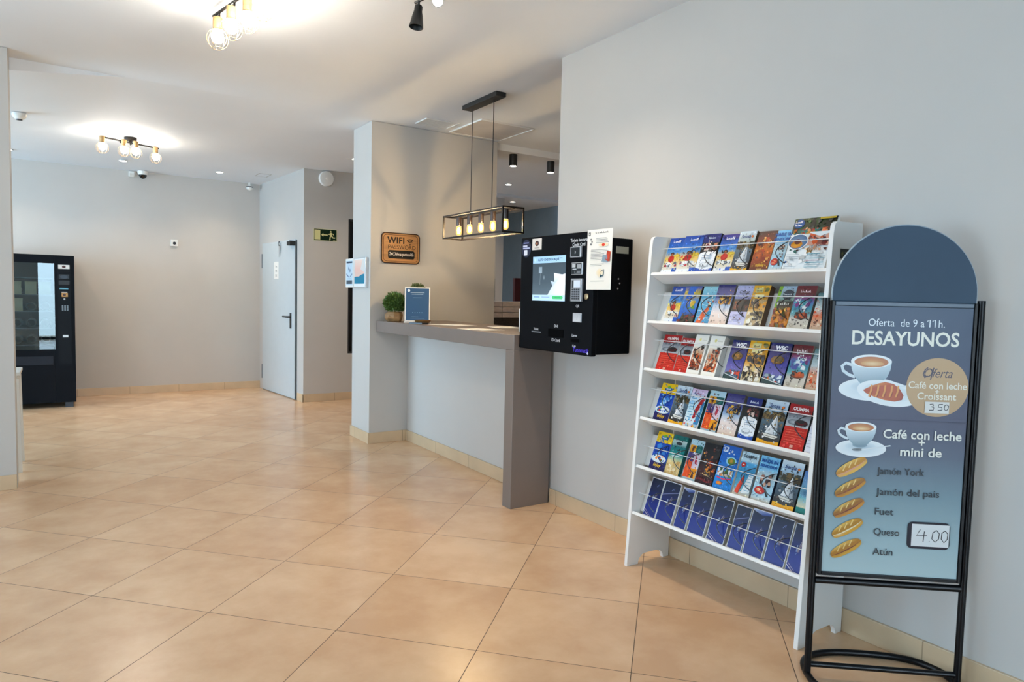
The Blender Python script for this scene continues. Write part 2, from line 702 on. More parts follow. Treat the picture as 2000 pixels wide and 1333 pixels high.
struct('wall_front', MB().box(-5.1, -4.95, -3.3, 0.7, 0, CEIL).box(-5.1, -4.95, 5.1, 6.3, 0, CEIL).box(-5.1, -4.95, 9.9, 10.4, 0, CEIL).box(-5.1, -4.95, 0.7, 5.1, 2.55, CEIL).box(-5.1, -4.95, 6.3, 9.9, 2.55, CEIL), WALL)
struct('wall_store', MB().box(2.92, 6.6, 2.2, 2.35, 0, CEIL), WALL)
struct('wall_end', MB().box(2.62, 7, 10.65, 10.8, 0, 2.95), WALL)

glassm = D.materials.new('window_glass')
glassm.use_nodes = True
gb = glassm.node_tree.nodes['Principled BSDF']
gb.inputs['Transmission Weight'].default_value = 1.0
gb.inputs['Roughness'].default_value = 0.0
gb.inputs['IOR'].default_value = 1.05
FRAME = mat('grey_window_frame', '5a5d60', 0.4)


def glazing(name, axis, c, a0, a1, z0, z1, n, depth=0.08):
    f = MB()
    st = 0.06
    for i in range(n + 1):
        p_ = a0 + (a1 - a0 - st) * i / n
        f.box(c, c + depth, p_, p_ + st, z0, z1) if axis == 'x' else f.box(p_, p_ + st, c, c + depth, z0, z1)
    for z in (z0, z1 - st):
        f.box(c + 0.001, c + depth - 0.001, a0, a1, z, z + st) if axis == 'x' else f.box(a0, a1, c + 0.001, c + depth - 0.001, z, z + st)
    o = struct(name, f, FRAME)
    g = MB()
    q = c + depth / 2
    g.box(q, q + 0.008, a0 + 0.01, a1 - 0.01, z0 + 0.01, z1 - 0.01) if axis == 'x' else g.box(a0 + 0.01, a1 - 0.01, q, q + 0.008, z0 + 0.01, z1 - 0.01)
    struct('glass_pane', g, glassm, parent=o)
    return o


glazing('window_1', 'x', -5.07, 0.7, 5.1, 0.0, 2.55, 5)
glazing('window_2', 'x', -5.07, 6.3, 9.9, 0.0, 2.55, 3)
glazing('window_3', 'y', -3.27, -0.85, 2.65, 0.0, 2.45, 3)
# dark tall window in the back wall
DKG = mat('tinted_glass', '14161a', 0.08, var=0.02, spec=0.6)
o = struct('window_4', MB().box(3.155, 3.18, 8.66, 8.72, 0.606, 2.352).box(3.595, 3.62, 8.66, 8.72, 0.606, 2.352).box(3.18, 3.595, 8.66, 8.72, 0.606, 0.63).box(3.18, 3.595, 8.66, 8.72, 2.33, 2.352), mat('dark_frame', '2b2c2f', 0.4))
struct('glass_pane', MB().box(3.18, 3.595, 8.685, 8.695, 0.63, 2.33), DKG, parent=o)

# baseboards, 10 cm tile strips
BT, BH = 0.014, 0.10
struct('baseboard_right', MB().box(RW - BT, RW, -3.15, 3.655, 0, BH).box(RW - BT, RW, 3.655, 3.669, 0, BH), BASE, bevel=0.002)
struct('baseboard_counter', MB().box(RW - BT, RW, 3.775, 5.966, 0, BH), BASE, bevel=0.002)
struct('baseboard_partition', MB().box(2.378, RW - BT, 5.966, 5.98, 0, BH).box(2.378, 2.392, 5.98, 6.44, 0, BH), BASE, bevel=0.002)
struct('baseboard_back', MB().box(2.566, 5.54, 8.636, 8.65, 0, BH), BASE, bevel=0.002)
struct('baseboard_door', MB().prism([(2.564, 8.636), (2.578, 8.636), (2.565, 8.84), (2.551, 8.84)], (0, 0, 0), (1, 0, 0), (0, 1, 0), (0, 0, BH)), BASE, bevel=0.002)
struct('baseboard_far', MB().box(-4.95, 2.43, 10.256, 10.27, 0, BH), BASE, bevel=0.002)
struct('baseboard_left', MB().box(-2.0, -0.252, 5.708, 5.722, 0, BH), BASE, bevel=0.002)

# grey metal door in the door wall (its wall runs from 2.578,8.65 to 2.43,10.27)
dA, dB = Vector((2.578, 8.65, 0)), Vector((2.43, 10.27, 0))
dv = (dB - dA).normalized()
dn = Vector((-dv.y, dv.x, 0))          # out of the wall, towards the hall
if dn.x > 0:
    dn = -dn


def dpt(y, z, out=0.0):
    return dA + dv * ((y - dA.y) / dv.y) + Vector((0, 0, z)) + dn * out


DOORM = mat('grey_door_paint', 'c3cbce', 0.45, var=0.015)
door = struct('door_1', MB().obox(dpt(8.885, 0.012, 0.002), dpt(10.085, 0) - dpt(8.885, 0), dn * 0.022, (0, 0, 2.035)), DOORM, bevel=0.003)
fr = MB()
fr.obox(dpt(8.865, 0.0, 0.0005), dpt(8.885, 0) - dpt(8.865, 0), dn * 0.012, (0, 0, 2.055))
struct('door_seal', fr, mat('dark_rubber', '2a3238', 0.5), parent=door)
fr = MB().obox(dpt(8.885, 2.047, 0.0005), dpt(10.12, 0) - dpt(8.885, 0), dn * 0.012, (0, 0, 0.02)).obox(dpt(10.085, 0, 0.0005), dpt(10.12, 0) - dpt(10.085, 0), dn * 0.012, (0, 0, 2.047))
struct('door_frame', fr, DOORM, parent=door)
for z in (0.16, 1.72):
    struct('hinge', MB().tube([dpt(10.095, z, 0.022), dpt(10.095, z + 0.2, 0.022)], 0.011, 8), mat('hinge_metal', '6d747a', 0.4), parent=door)
hd = MB().obox(dpt(8.99, 0.92, 0.024), dpt(9.03, 0) - dpt(8.99, 0), dn * 0.01, (0, 0, 0.2))
hd.tube([dpt(9.01, 1.07, 0.03), dpt(9.01, 1.07, 0.075), dpt(9.03, 1.07, 0.08), dpt(9.15, 1.07, 0.08)], 0.011, 8)
struct('door_handle', hd, BLACKM, parent=door)
cl = MB().obox(dpt(8.93, 1.99, 0.024), dpt(9.03, 0) - dpt(8.93, 0), dn * 0.05, (0, 0, 0.05)).obox(dpt(8.875, 1.985, 0.02), dpt(8.91, 0) - dpt(8.875, 0), dn * 0.07, (0, 0, 0.06))
struct('door_catch', cl, BLACKM, parent=door)
a = Art(0.17, 0.23)
a.rect(0, 0, 1, 1, 'f4f3ef')
for v in (0.76, 0.5, 0.24):
    a.scrawl(0.5, v - 0.05, 0.06, 0.02, '666666', int(v * 100))
    a.rect(0.3, v - 0.1, 0.7, v - 0.085, '999999')
pn = dpt(9.62, 1.565, 0.0255)
nt_ = a.build('door_notice', MPRINT, None, pn, (dpt(9.3, 0) - dpt(9.62, 0)), (0, 0, 1))
tag(nt_, 'small white paper notice stuck on the grey metal door', 'notice')
# bunch of keys hanging at the top of the door
kc = dpt(9.38, 2.03, 0.045)
t = thing('key_bunch', 'bunch of keys hanging on a ring from the top of the grey door', 'keys', kc)
rg = [(0, 0.03 * math.cos(x * PI / 8), 0.03 * math.sin(x * PI / 8)) for x in range(16)]
MB().tube(rg, 0.004, 6, closed=True).build('key_ring', DARKP, t, True)
for i, dy in enumerate((-0.022, 0.0, 0.02)):
    k = MB().obox((-0.004 + 0.003 * i, dy - 0.008, -0.03), (0.003, 0, 0), (0, 0.016, 0), (0, 0, -0.035)).obox((-0.004 + 0.003 * i, dy - 0.004, -0.065), (0.003, 0, 0), (0, 0.008, 0), (0, 0, -0.07 - 0.02 * i))
    k.build('key', CHROME, t)

# ------------------------------------------------------------------ reception counter
COUNTER = mat('taupe_laminate', '7c7069', 0.42, var=0.03, scale=6)
t = thing('reception_counter', 'taupe waterfall reception counter with a thick top and one solid end panel', 'counter', (2.45, 3.672, 0))
MB().box(0, 0.72, 0.0, 2.294, 1.045, 1.146).build('countertop', COUNTER, t, bevel=0.003)
MB().box(0, 0.308, 0.0, 0.098, 0, 1.045).build('end_panel', COUNTER, t, bevel=0.003)

# ------------------------------------------------------------------ brochure rack
Y0, Y1 = 1.576, 2.587


def fxz(z):
    return 2.451 + 0.105 * z / 1.72


rack = thing('brochure_rack', 'tall white wooden brochure rack with six sloping shelves standing against the wall', 'rack', (2.6, 2.08, 0))
RO = Vector((2.6, 2.08, 0))


def arc(cx, cz, r, a0, a1, n=6):
    return [(cx + r * math.cos(a0 + (a1 - a0) * i / n), cz + r * math.sin(a0 + (a1 - a0) * i / n)) for i in range(n + 1)]


prof = [(fxz(0), 0)] + [(fxz(0) + 0.08, 0)] + arc(fxz(0) + 0.13, 0.0, 0.05, PI, PI / 2) + arc(2.665, 0.0, 0.05, PI / 2, 0) + [(2.757, 0), (2.757, 1.722), (2.60, 1.718)] + arc(2.585, 1.69, 0.028, PI / 2, PI, 4) + [(fxz(1.66), 1.66)]
for y in (Y0, Y1 - 0.02):
    MB().prism([(x - RO.x, z) for x, z in prof], (0, y - RO.y, 0), (1, 0, 0), (0, 0, 1), (0, 0.02, 0)).build('side_panel', WHITE, rack, bevel=0.0015)
LIPS = [(2.553, 1.533), (2.539, 1.287), (2.525, 1.043), (2.509, 0.789), (2.495, 0.538), (2.478, 0.294)]
ROD = [0.135, 0.145, 0.155, 0.155, 0.105, 0.10]
AL = math.radians(21)     # how far the leaflets lean back
SV = Vector((math.sin(AL), 0, math.cos(AL)))
SN = Vector((-math.cos(AL), 0, math.sin(AL)))
SU = Vector((0, -1, 0))
BE = math.radians(24)
yi0, yi1 = Y0 + 0.0205, Y1 - 0.0205
WIRE = mat('white_rod', 'e6e6e6', 0.3)
SPRING = mat('black_spring_wire', '15161a', 0.3)


GAPS = [[2.306, 2.2, 1.998, 1.808], [2.398, 2.291, 2.198, 2.09, 1.993, 1.903, 1.778, 1.677], [2.396, 2.308, 2.219, 2.091, 1.992, 1.884, 1.773], [2.404, 2.305, 2.198, 2.097, 1.986, 1.889, 1.767, 1.652], [2.402, 2.293, 2.203, 2.099, 1.989, 1.89, 1.782, 1.671], [2.436, 2.318, 2.231, 2.115, 1.997, 1.906, 1.798, 1.692]]


def shelf_base(k):
    """bottom front corner of what stands on shelf k"""
    x, z = LIPS[k]
    return Vector((x + 0.020, 0, z - 0.0085))


for k, (x, z) in enumerate(LIPS):
    d = Vector((math.cos(BE), 0, -math.sin(BE)))
    u = Vector((math.sin(BE), 0, math.cos(BE)))
    o_ = Vector((x, yi0, z)) - u * 0.016 - RO
    MB().obox(o_, d * 0.108, (0, yi1 - yi0, 0), u * 0.016).build('shelf', WHITE, rack, bevel=0.002)
    # low board the leaflets lean on
    sb = shelf_base(k) - SN * 0.034 - RO
    sb.y = yi0 - RO.y
    MB().obox(sb - SN * 0.012 + SV * 0.012, (0, yi1 - yi0, 0), SV * 0.165, SN * 0.012).build('backrest', WHITE, rack, bevel=0.001)
    c = shelf_base(k) + SV * ROD[k] + SN * 0.010 - RO
    MB().tube([(c.x, yi0 - RO.y - 0.004, c.z), (c.x, yi1 - RO.y + 0.004, c.z)], 0.0021, 8).build('retaining_rod', WIRE, rack, True)
    for yg in GAPS[k]:
        pth = []
        for i in range(17):
            q = PI * i / 16
            s_ = ROD[k] + 0.004 - 0.105 * i / 16 if k < 4 else ROD[k] + 0.03 - 0.10 * i / 16
            p_ = shelf_base(k) + SV * s_ + SN * (0.0065 + 0.010 * math.sin(q)) - RO
            pth.append((p_.x, yg - RO.y + 0.052 * math.sin(q) ** 0.8, p_.z))
        MB().tube(pth, 0.0022, 6).build('divider_loop', SPRING, rack, True)
a = Art(0.105, 0.048)
a.rect(0, 0, 1, 1, 'e8e6df').rect(0.05, 0.08, 0.95, 0.92, '20221e').ell(0.2, 0.5, 0.09, 0.22, '8a8a48', '3a3c24').rect(0.36, 0.6, 0.85, 0.68, '77786a').rect(0.36, 0.42, 0.8, 0.48, '56584e')
o = a.build('sticker', PRINT, rack, Vector((2.597, Y0 - 0.0008, 1.567)) - RO, (1, 0, 0), (0, 0, 1), label='small black sticker with a pale edge')

# ------------------------------------------------------------------ the leaflets on the rack
SKIN = ['c98a66', 'a86b4b', 'e0b08c', '7a4a35']


def cv_waterpark(a, s, top='2c62b4'):
    a.grad(0, 0, 1, 1, [(0, 'e9eef2'), (0.2, 'e8e2d2'), (0.42, 'e9cf72'), (0.6, '7db3dd'), (0.76, '3f86cf'), (1, top)])
    a.ell(0.7, 0.68, 0.3, 0.07, '8ec4e8', '4a90d2').ell(0.78, 0.5, 0.22, 0.05, 'e8d870', 'd9be4c')
    a.ell(0.44, 0.42, 0.2, 0.09, 'd8482f', 'c63c34').ell(0.44, 0.55, 0.13, 0.055, '5a3524', '3b241c').ell(0.44, 0.53, 0.09, 0.035, 'd29a72', 'b77d58')
    a.stroke([(0.37, 0.535), (0.51, 0.535)], 0.003, '22201f')
    a.blobs(0.08, 0.2, 0.95, 0.33, 16, ['f1f1ee', '2d3138', 'c23b5a', 'dfe6ea', '7b8794'], 0.11, s)
    a.rect(0, 0, 1, 0.12, 'eef2f4').rect(0.7, 0.0, 1, 0.16, '2f78c8')
    a.scrawl(0.56, 0.86, 0.05, 0.014, 'f4f4fa', 69)


def cv_catamaran(a, s):
    a.rect(0, 0, 1, 1, '14181f').rect(0, 0.78, 1, 1, '1d3f8f')
    a.blobs(0.2, 0.58, 0.95, 0.76, 18, ['6b3b32', 'd9a186', '26222a', '913d46', 'e6d3cc', '39405a'], 0.11, s)
    a.ell(0.45, 0.33, 0.75, 0.22, 'f3f5f7').rect(0, 0, 1, 0.3, 'eef2f6')
    for v in (0.44, 0.39, 0.35):
        a.rect(0.2, v, 0.8, v + 0.018, 'b9c8d8')
    a.ell(0.45, 0.2, 0.3, 0.07, '59616c', 'cfd6dc').ell(0.47, 0.22, 0.2, 0.045, 'e9edf0')
    a.poly([(0, 0), (1, 0), (1, 0.12), (0.55, 0.08), (0, 0.14)], '2b6fbe')
    a.scrawl(0.55, 0.87, 0.045, 0.011, 'dfe8f6', 73)


def cv_sail(a, s, blue='b9cfe0'):
    a.grad(0, 0, 1, 1, [(0, '4c4a4c'), (0.16, '565450'), (0.3, '5b6d7a'), (0.58, '7e93a0'), (0.6, '6a6a48'), (0.78, blue), (1, 'dfe9f0')])
    a.blobs(0, 0.56, 1, 0.75, 26, ['6b5a3a', '8a7448', '4a4d30', '5c5238', 'a08c5c'], 0.13, s)
    a.poly([(0.28, 0.26), (0.64, 0.68), (0.66, 0.24)], ['e9edf0', 'f7f9fa', 'cfd6dc']).poly([(0.69, 0.24), (0.66, 0.66), (0.86, 0.25)], ['c6d0d8', 'e9eef2', 'b4c0c8'])
    a.poly([(0.18, 0.25), (0.92, 0.22), (0.78, 0.15), (0.32, 0.17)], 'e2e2dc').stroke([(0.25, 0.2), (0.85, 0.18)], 0.002, '6b5348')
    a.poly([(0, 0), (1, 0), (1, 0.1), (0.5, 0.07), (0, 0.11)], 'f0c21e')
    a.text('Sensa', 0.42, 0.83, 0.024, '2d5f9a', shear=0.35, bold=0.01).ell(0.82, 0.86, 0.06, 0.03, 'e8a33a', 'c96a2a')


def cv_brown(a, s):
    a.grad(0, 0, 1, 1, [(0, '5b2d1c'), (0.3, 'b5652a'), (0.55, 'd78a34'), (0.8, '8a4a26'), (1, '5d2f22')])
    a.blobs(0.1, 0.3, 0.95, 0.85, 40, ['d68a3c', '8b4526', 'e3b06a', '5c2b1d', 'c9622b', 'a34c2c'], 0.13, s)
    a.ell(0.3, 0.4, 0.25, 0.14, 'd9853a', 'a85526').rect(0.3, 0.14, 0.75, 0.2, 'd9b24c').rect(0.4, 0.06, 0.7, 0.09, 'c9a870')


def cv_benidorm(a, s):
    a.grad(0, 0, 1, 1, [(0, 'dcd9cf'), (0.2, 'bcdff0'), (0.6, 'c9d9de'), (0.75, '8fc9e8'), (1, '9bd2ee')])
    a.text('MADE IN', 0.5, 0.86, 0.0205, '1f74b4', bold=0.04).text('BENIDORM', 0.5, 0.755, 0.0165, '1f74b4', bold=0.04)
    a.blobs(0.25, 0.34, 0.85, 0.64, 16, ['6b4a44', 'b98a76', '4a3a3e', 'd8b9a6', '8b5c50'], 0.1, s)
    a.ell(0.36, 0.24, 0.27, 0.085, 'd9472c', 'c8371f').blobs(0.2, 0.2, 0.52, 0.28, 10, ['f0b58c', 'f4e0cc', 'e86a3c'], 0.07, s + 1)
    a.stroke([(0.6, 0.3), (0.8, 0.14)], 0.007, '3a352a')


def cv_adventure(a, s):
    a.rect(0, 0, 1, 1, 'f2f4f4')
    a.grad(0, 0.72, 1, 1, [(0, '2c7a72'), (0.4, '3a5a38'), (1, '32402c')])
    a.blobs(0, 0.8, 1, 1, 40, ['3f5632', '55703e', '2a3524', '6e8a52', '1f2b22'], 0.09, s)
    a.blobs(0.05, 0.7, 0.95, 0.8, 46, ['b8492e', 'd97a3a', '7a3d34', 'e6b48e', '2f8f8a', 'c9a02c'], 0.06, s + 1)
    a.ell(0.14, 0.9, 0.13, 0.085, '1f86c4', '166a9f').scrawl(0.14, 0.905, 0.035, 0.011, 'f4f6f8', 69).scrawl(0.14, 0.85, 0.035, 0.01, 'f4f6f8', 88)
    a.rect(0.62, 0.955, 0.98, 0.99, 'c9b23a')
    a.ell(0.24, 0.55, 0.24, 0.15, 'f4f6f6').ell(0.24, 0.55, 0.22, 0.135, '8aa7c4', '5d87ab').ell(0.22, 0.5, 0.14, 0.07, 'e8b830', 'd79a22').ell(0.23, 0.55, 0.08, 0.05, '6a3a2c', '8d4a34')
    a.blobs(0.48, 0.46, 1.0, 0.72, 54, ['a97a70', '6f4a5a', 'd9b0a0', 'b7c9d8', '8d3d3a', '553a4a', 'd9783e'], 0.08, s + 2)
    a.poly([(0.48, 0.72), (1, 0.72), (1, 0.7), (0.74, 0.63), (0.48, 0.7)], 'e6ecee')
    a.scrawl(0.7, 0.37, 0.06, 0.028, 'c8b4a4', 88)
    for i, v in enumerate((0.3, 0.26, 0.22, 0.18, 0.14, 0.1, 0.06)):
        a.rect(0.55, v, 0.97 if i % 3 else 0.85, v + 0.014, ['7fb6c4', 'c3cfd4', 'a9c4cc', 'd4b9c4'][i % 4])
    for v in (0.3, 0.26, 0.22, 0.08):
        a.rect(0.06, v, 0.36, v + 0.01, 'b9c2ca')
    a.ell(0.08, 0.17, 0.03, 0.02, '2f7fb5')


def cv_bluetext(a, s):
    a.grad(0, 0, 1, 1, [(0, '3d3a33'), (0.2, '58503f'), (0.3, '2f7fcc'), (0.62, '5ba4da'), (0.8, 'd6c35c'), (1, '2a6bc2')])
    a.poly([(0, 0.12), (0.34, 0.12), (0.7, 1), (0.25, 1)], '2f86d6')
    a.blobs(0.2, 0.02, 1, 0.24, 26, ['3b3b34', 'a03a2c', '6a6658', '20201e', 'd0482f'], 0.12, s)
    a.blobs(0.5, 0.4, 0.95, 0.62, 10, ['d9c04a', 'e9d98a', '7fae5a'], 0.12, s)


def cv_orangeswim(a, s):
    a.grad(0, 0, 1, 1, [(0, '4fa8cc'), (0.35, '58b2d6'), (0.7, '7dc2da'), (1, 'a7d6e0')])
    for v in (0.2, 0.36, 0.5, 0.66):
        a.stroke([(0.0, v), (0.3, v + 0.02), (0.6, v - 0.01), (1, v + 0.02)], 0.002, 'cfeaf2')
    a.poly([(0.02, 0.0), (0.42, 0.0), (0.8, 0.42), (0.62, 0.47), (0.3, 0.27)], ['d9722a', 'e07a30', 'e8934a', 'c9582a', 'e6883a'])
    a.ell(0.74, 0.5, 0.12, 0.05, '5a3428', '7d4a34').blobs(0.5, 0.5, 0.95, 0.66, 8, ['d9b04a', 'b54634', 'f0ead8'], 0.09, s)


def cv_purplebeach(a, s):
    a.grad(0, 0, 1, 1, [(0, 'e6d3c4'), (0.3, 'f0e6e2'), (0.48, 'c5d4e4'), (0.56, '9db4d4'), (0.72, '7c7fb4'), (1, '4a4288')])
    a.blobs(0.2, 0.52, 0.95, 0.74, 26, ['39407a', '6b5a4a', 'd8a83a', '2a2f4a', 'e6c96a', '565c8c'], 0.12, s)
    a.ring(0.42, 0.6, 0.012, 0.018, 'd9a93a').ring(0.7, 0.6, 0.01, 0.016, '2b2f55')


def cv_coast(a, s):
    a.grad(0, 0, 1, 1, [(0, 'dcdcf0'), (0.36, 'cfcfea'), (0.37, '17151a'), (0.66, '1d1a1e'), (0.68, 'b7b8d8'), (1, 'c9cae6')])
    a.blobs(0.1, 0.39, 0.95, 0.66, 34, ['8a4a26', '5b3020', 'c47a34', '241a18', '3d2820', '14100f'], 0.13, s)
    a.text('Coast', 0.52, 0.8, 0.024, '2a2740', shear=0.25)
    for v in (0.28, 0.22, 0.16):
        a.rect(0.2, v, 0.8, v + 0.012, 'aeb0cc')


def cv_yellow(a, s):
    a.grad(0, 0, 1, 1, [(0, 'e6dcc4'), (0.3, 'ead9a4'), (0.5, 'd8a628'), (1, 'e9bf2a')])
    a.blobs(0.05, 0.45, 0.95, 0.68, 24, ['5a5046', '8a6a34', '3a4654', 'c9b48c', '6e4a2c'], 0.14, s)
    a.blobs(0.05, 0.03, 0.95, 0.38, 34, ['ece4d4', '9a8a70', '5d5448', 'c9b794', 'f3efe4', '433c34'], 0.14, s + 1)
    a.rect(0.18, 0.83, 0.62, 0.94, 'd8d49a').ell(0.85, 0.9, 0.12, 0.05, '8a8a2c').rect(0.2, 0.7, 0.75, 0.78, 'f0e8b8')
    a.scrawl(0.41, 0.85, 0.03, 0.008, '7a5a18', 89)


def cv_food(a, s):
    a.grad(0, 0, 1, 1, [(0, 'e3a52a'), (0.24, 'd99a2a'), (0.5, '5d4a30'), (0.64, '3a4638'), (0.7, '9fb8b0'), (1, 'b9cadc')])
    a.poly([(0, 0.5), (0, 1), (0.22, 1), (0.1, 0.5)], '9ac13a')
    a.ell(0.6, 0.8, 0.3, 0.12, '3c5b74', '27455a').scrawl(0.6, 0.79, 0.04, 0.007, 'dfe8ea', 84)
    a.blobs(0.02, 0.04, 0.98, 0.5, 52, ['e0a82c', 'b5722a', '5a3a22', 'efd07a', '8a2f22', '6b6a2c', 'c9862c'], 0.13, s)
    a.scrawl(0.5, 0.56, 0.06, 0.011, 'e9ece6', 109)


def cv_maroon(a, s, boat='8d3a30'):
    a.grad(0, 0, 1, 1, [(0, 'ddd6c8'), (0.24, 'd8d4cc'), (0.36, '7fb4bc'), (0.5, '35a0b4'), (0.62, '6a8fc0'), (0.74, 'a5548a'), (0.8, '7a1d38'), (1, '8b2136')])
    a.ell(0.5, 0.58, 0.28, 0.09, 'dfeef2', '8fc0d4').blobs(0.1, 0.44, 0.9, 0.7, 16, ['2fa7b4', '5b6fb4', 'e6eff2', '8f4a92', '1f86a0'], 0.16, s)
    a.ell(0.55, 0.3, 0.34, 0.06, boat, '3a2622').blobs(0.25, 0.27, 0.9, 0.4, 16, [boat, '4a3a34', 'c9784a', '2c3a44'], 0.11, s + 1)
    a.scrawl(0.52, 0.84, 0.05, 0.012, 'f0dfe4', 82).ring(0.2, 0.1, 0.005, 0.008, 'b9b2a6')


def cv_cars(a, s):
    a.grad(0, 0, 1, 1, [(0, 'd9402a'), (0.5, 'd2452e'), (0.505, 'cfd2d4'), (0.72, 'a9adb4'), (0.78, '8f969c'), (0.785, 'b3222a'), (1, 'c03034')])
    a.text('OLIMPIA', 0.52, 0.865, 0.0195, 'f6ecec', bold=0.03)
    a.ell(0.34, 0.6, 0.26, 0.06, 'c9ced2', '7c848c').ell(0.66, 0.6, 0.28, 0.065, '8d2028', '5a151c').ell(0.64, 0.63, 0.16, 0.04, '2a2c32').ell(0.5, 0.565, 0.06, 0.026, '1a1a1c').ell(0.84, 0.565, 0.06, 0.026, '1a1a1c')
    for i, v in enumerate((0.42, 0.37, 0.31, 0.26, 0.2, 0.15)):
        a.stroke([(0.12, v), (0.5 + 0.08 * (i % 3), v + 0.004), (0.9, v - 0.006)], 0.0022, 'e9836a')
    a.rect(0.44, 0.05, 0.58, 0.11, 'e9b9aa')


def cv_white(a, s):
    a.rect(0, 0, 1, 1, 'f3f1ea').ell(0.4, 0.88, 0.09, 0.04, 'd9cf6a', 'e6e2b4').rect(0.55, 0.86, 0.9, 0.875, 'd9d6cc')
    a.grad(0.1, 0.12, 0.9, 0.7, [(0, '5a3a2c'), (0.35, 'c46a3a'), (0.7, 'd9b79a'), (1, 'efe6da')])
    a.blobs(0.1, 0.12, 0.9, 0.66, 70, ['d97a3a', '6b4030', 'e9c4a4', '3f2a26', 'b45a34', 'f0e2d0', '8a5a44', 'a9a49c'], 0.1, s)
    a.rect(0.66, 0.66, 0.88, 0.72, '55504c')


def cv_wsc(a, s):
    a.grad(0, 0, 1, 1, [(0, '2e5a5c'), (0.14, '7f9ab4'), (0.3, '8a86c4'), (0.5, '4a52b0'), (0.7, '20308f'), (1, '14267c')])
    a.text('WSC', 0.56, 0.84, 0.026, 'f4f6fb', bold=0.04).rect(0.3, 0.815, 0.82, 0.828, 'c9d0ea')
    a.ell(0.5, 0.6, 0.32, 0.1, 'a8822e', '8d6a22').ell(0.5, 0.6, 0.27, 0.08, 'c49a3c', '7e6a2c')
    a.blobs(0.25, 0.54, 0.75, 0.66, 14, ['e0bc5a', '6b5a26', 'b98a2e'], 0.09, s)
    a.blobs(0.05, 0.06, 0.95, 0.26, 26, ['c9a03a', '5f7f94', 'dfe8ee', 'd96a4a', '3f6a70', 'a9b9c4'], 0.12, s + 1)
    a.poly([(0, 0), (1, 0), (1, 0.05), (0, 0.16)], '2f5f62').stroke([(0, 0.16), (1, 0.04)], 0.003, 'dfe6e6')


def cv_enjoy(a, s):
    a.grad(0, 0, 1, 1, [(0, '3a2a72'), (0.2, '3d2f7c'), (0.24, '2f6fc0'), (0.5, '2a6cc8'), (0.72, '1f5fbf'), (0.721, 'f2d21c'), (1, 'f0cf1a')])
    a.ell(0.5, 0.85, 0.26, 0.045, '3a9ac4', '2a7fae').scrawl(0.5, 0.84, 0.03, 0.008, 'f4f4ee', 101).ell(0.52, 0.9, 0.1, 0.03, '7fc04a')
    a.blobs(0.15, 0.42, 0.9, 0.7, 18, ['5da4e0', '8fc6ee', '2f78cc', 'bfe0f6', '1f57ae'], 0.15, s)
    a.ell(0.5, 0.3, 0.48, 0.1, 'eef2f4', 'dfe8ee').blobs(0.15, 0.25, 0.85, 0.38, 14, ['f0a23a', '2f7fc0', 'd9483a', '5a9a4a', '3a86d0'], 0.08, s + 1)
    a.text('Enjoy', 0.5, 0.1, 0.022, 'f2d23a', shear=0.2, bold=0.02)


def cv_whiteblue(a, s):
    a.grad(0, 0, 1, 1, [(0, 'f4e6d4'), (0.1, 'e9eef0'), (0.5, 'cfe6ee'), (0.75, 'd9e6f0'), (1, 'd9c4dc')])
    a.poly([(0.46, 0.24), (0.56, 0.24), (1.0, 0.8), (0.72, 0.74), (0.5, 0.5)], ['c9323c', 'b92a36', 'd0404a', 'c02c38', 'd6464e'])
    a.poly([(0.62, 0.1), (0.95, 0.1), (1, 0.68), (0.9, 0.7)], '4f9cc4')
    for i, v in enumerate((0.74, 0.67, 0.6, 0.53, 0.46, 0.39, 0.32, 0.25)):
        a.rect(0.12, v, 0.42 - 0.04 * (i % 3), v + 0.018, '6fb2d0')
    a.scrawl(0.45, 0.86, 0.045, 0.01, 'b06a9a', 90)
    a.blobs(0.05, 0.02, 0.9, 0.1, 12, ['f0a23a', 'e0563a', 'f2cf4a', 'b9d0e0'], 0.09, s)


def cv_squares(a, s):
    a.rect(0, 0, 1, 1, 'b9cfd8').rect(0, 0.86, 1, 1, 'c3dbe4')
    a.rect(0.04, 0.68, 0.5, 0.86, 'e3b022').rect(0.5, 0.68, 0.96, 0.86, '1f7a78').rect(0.04, 0.45, 0.5, 0.68, '6b5a92').rect(0.5, 0.3, 0.96, 0.68, 'e9dce6').rect(0.04, 0.06, 0.5, 0.45, 'e9741f').rect(0.5, 0.06, 0.96, 0.3, 'f0b41c')
    a.ell(0.28, 0.77, 0.08, 0.07, '5a3422', '8a5030').ell(0.72, 0.5, 0.08, 0.09, 'd9486a', 'b9566c').ell(0.28, 0.28, 0.14, 0.09, 'f09a5a', 'e06a2a').poly([(0.6, 0.07), (0.72, 0.25), (0.84, 0.07)], '6b3a22').ell(0.74, 0.75, 0.12, 0.05, '4a9a92')


def cv_tealbeach(a, s):
    a.grad(0, 0, 1, 1, [(0, 'dcc796'), (0.3, 'e4d3a4'), (0.42, 'bcd6c0'), (0.5, '2fb0ae'), (0.72, '178f92'), (0.78, 'a9c4c4'), (0.88, 'c9d6d4'), (0.885, '1f8a84'), (1, '208a86')])
    a.blobs(0.05, 0.03, 0.95, 0.36, 30, ['e9d9b0', 'cfb27a', 'efe4c8', 'd9c08a'], 0.11, s)
    a.ell(0.5, 0.48, 0.3, 0.015, 'eaf4f2').ell(0.5, 0.8, 0.22, 0.04, '39464c')


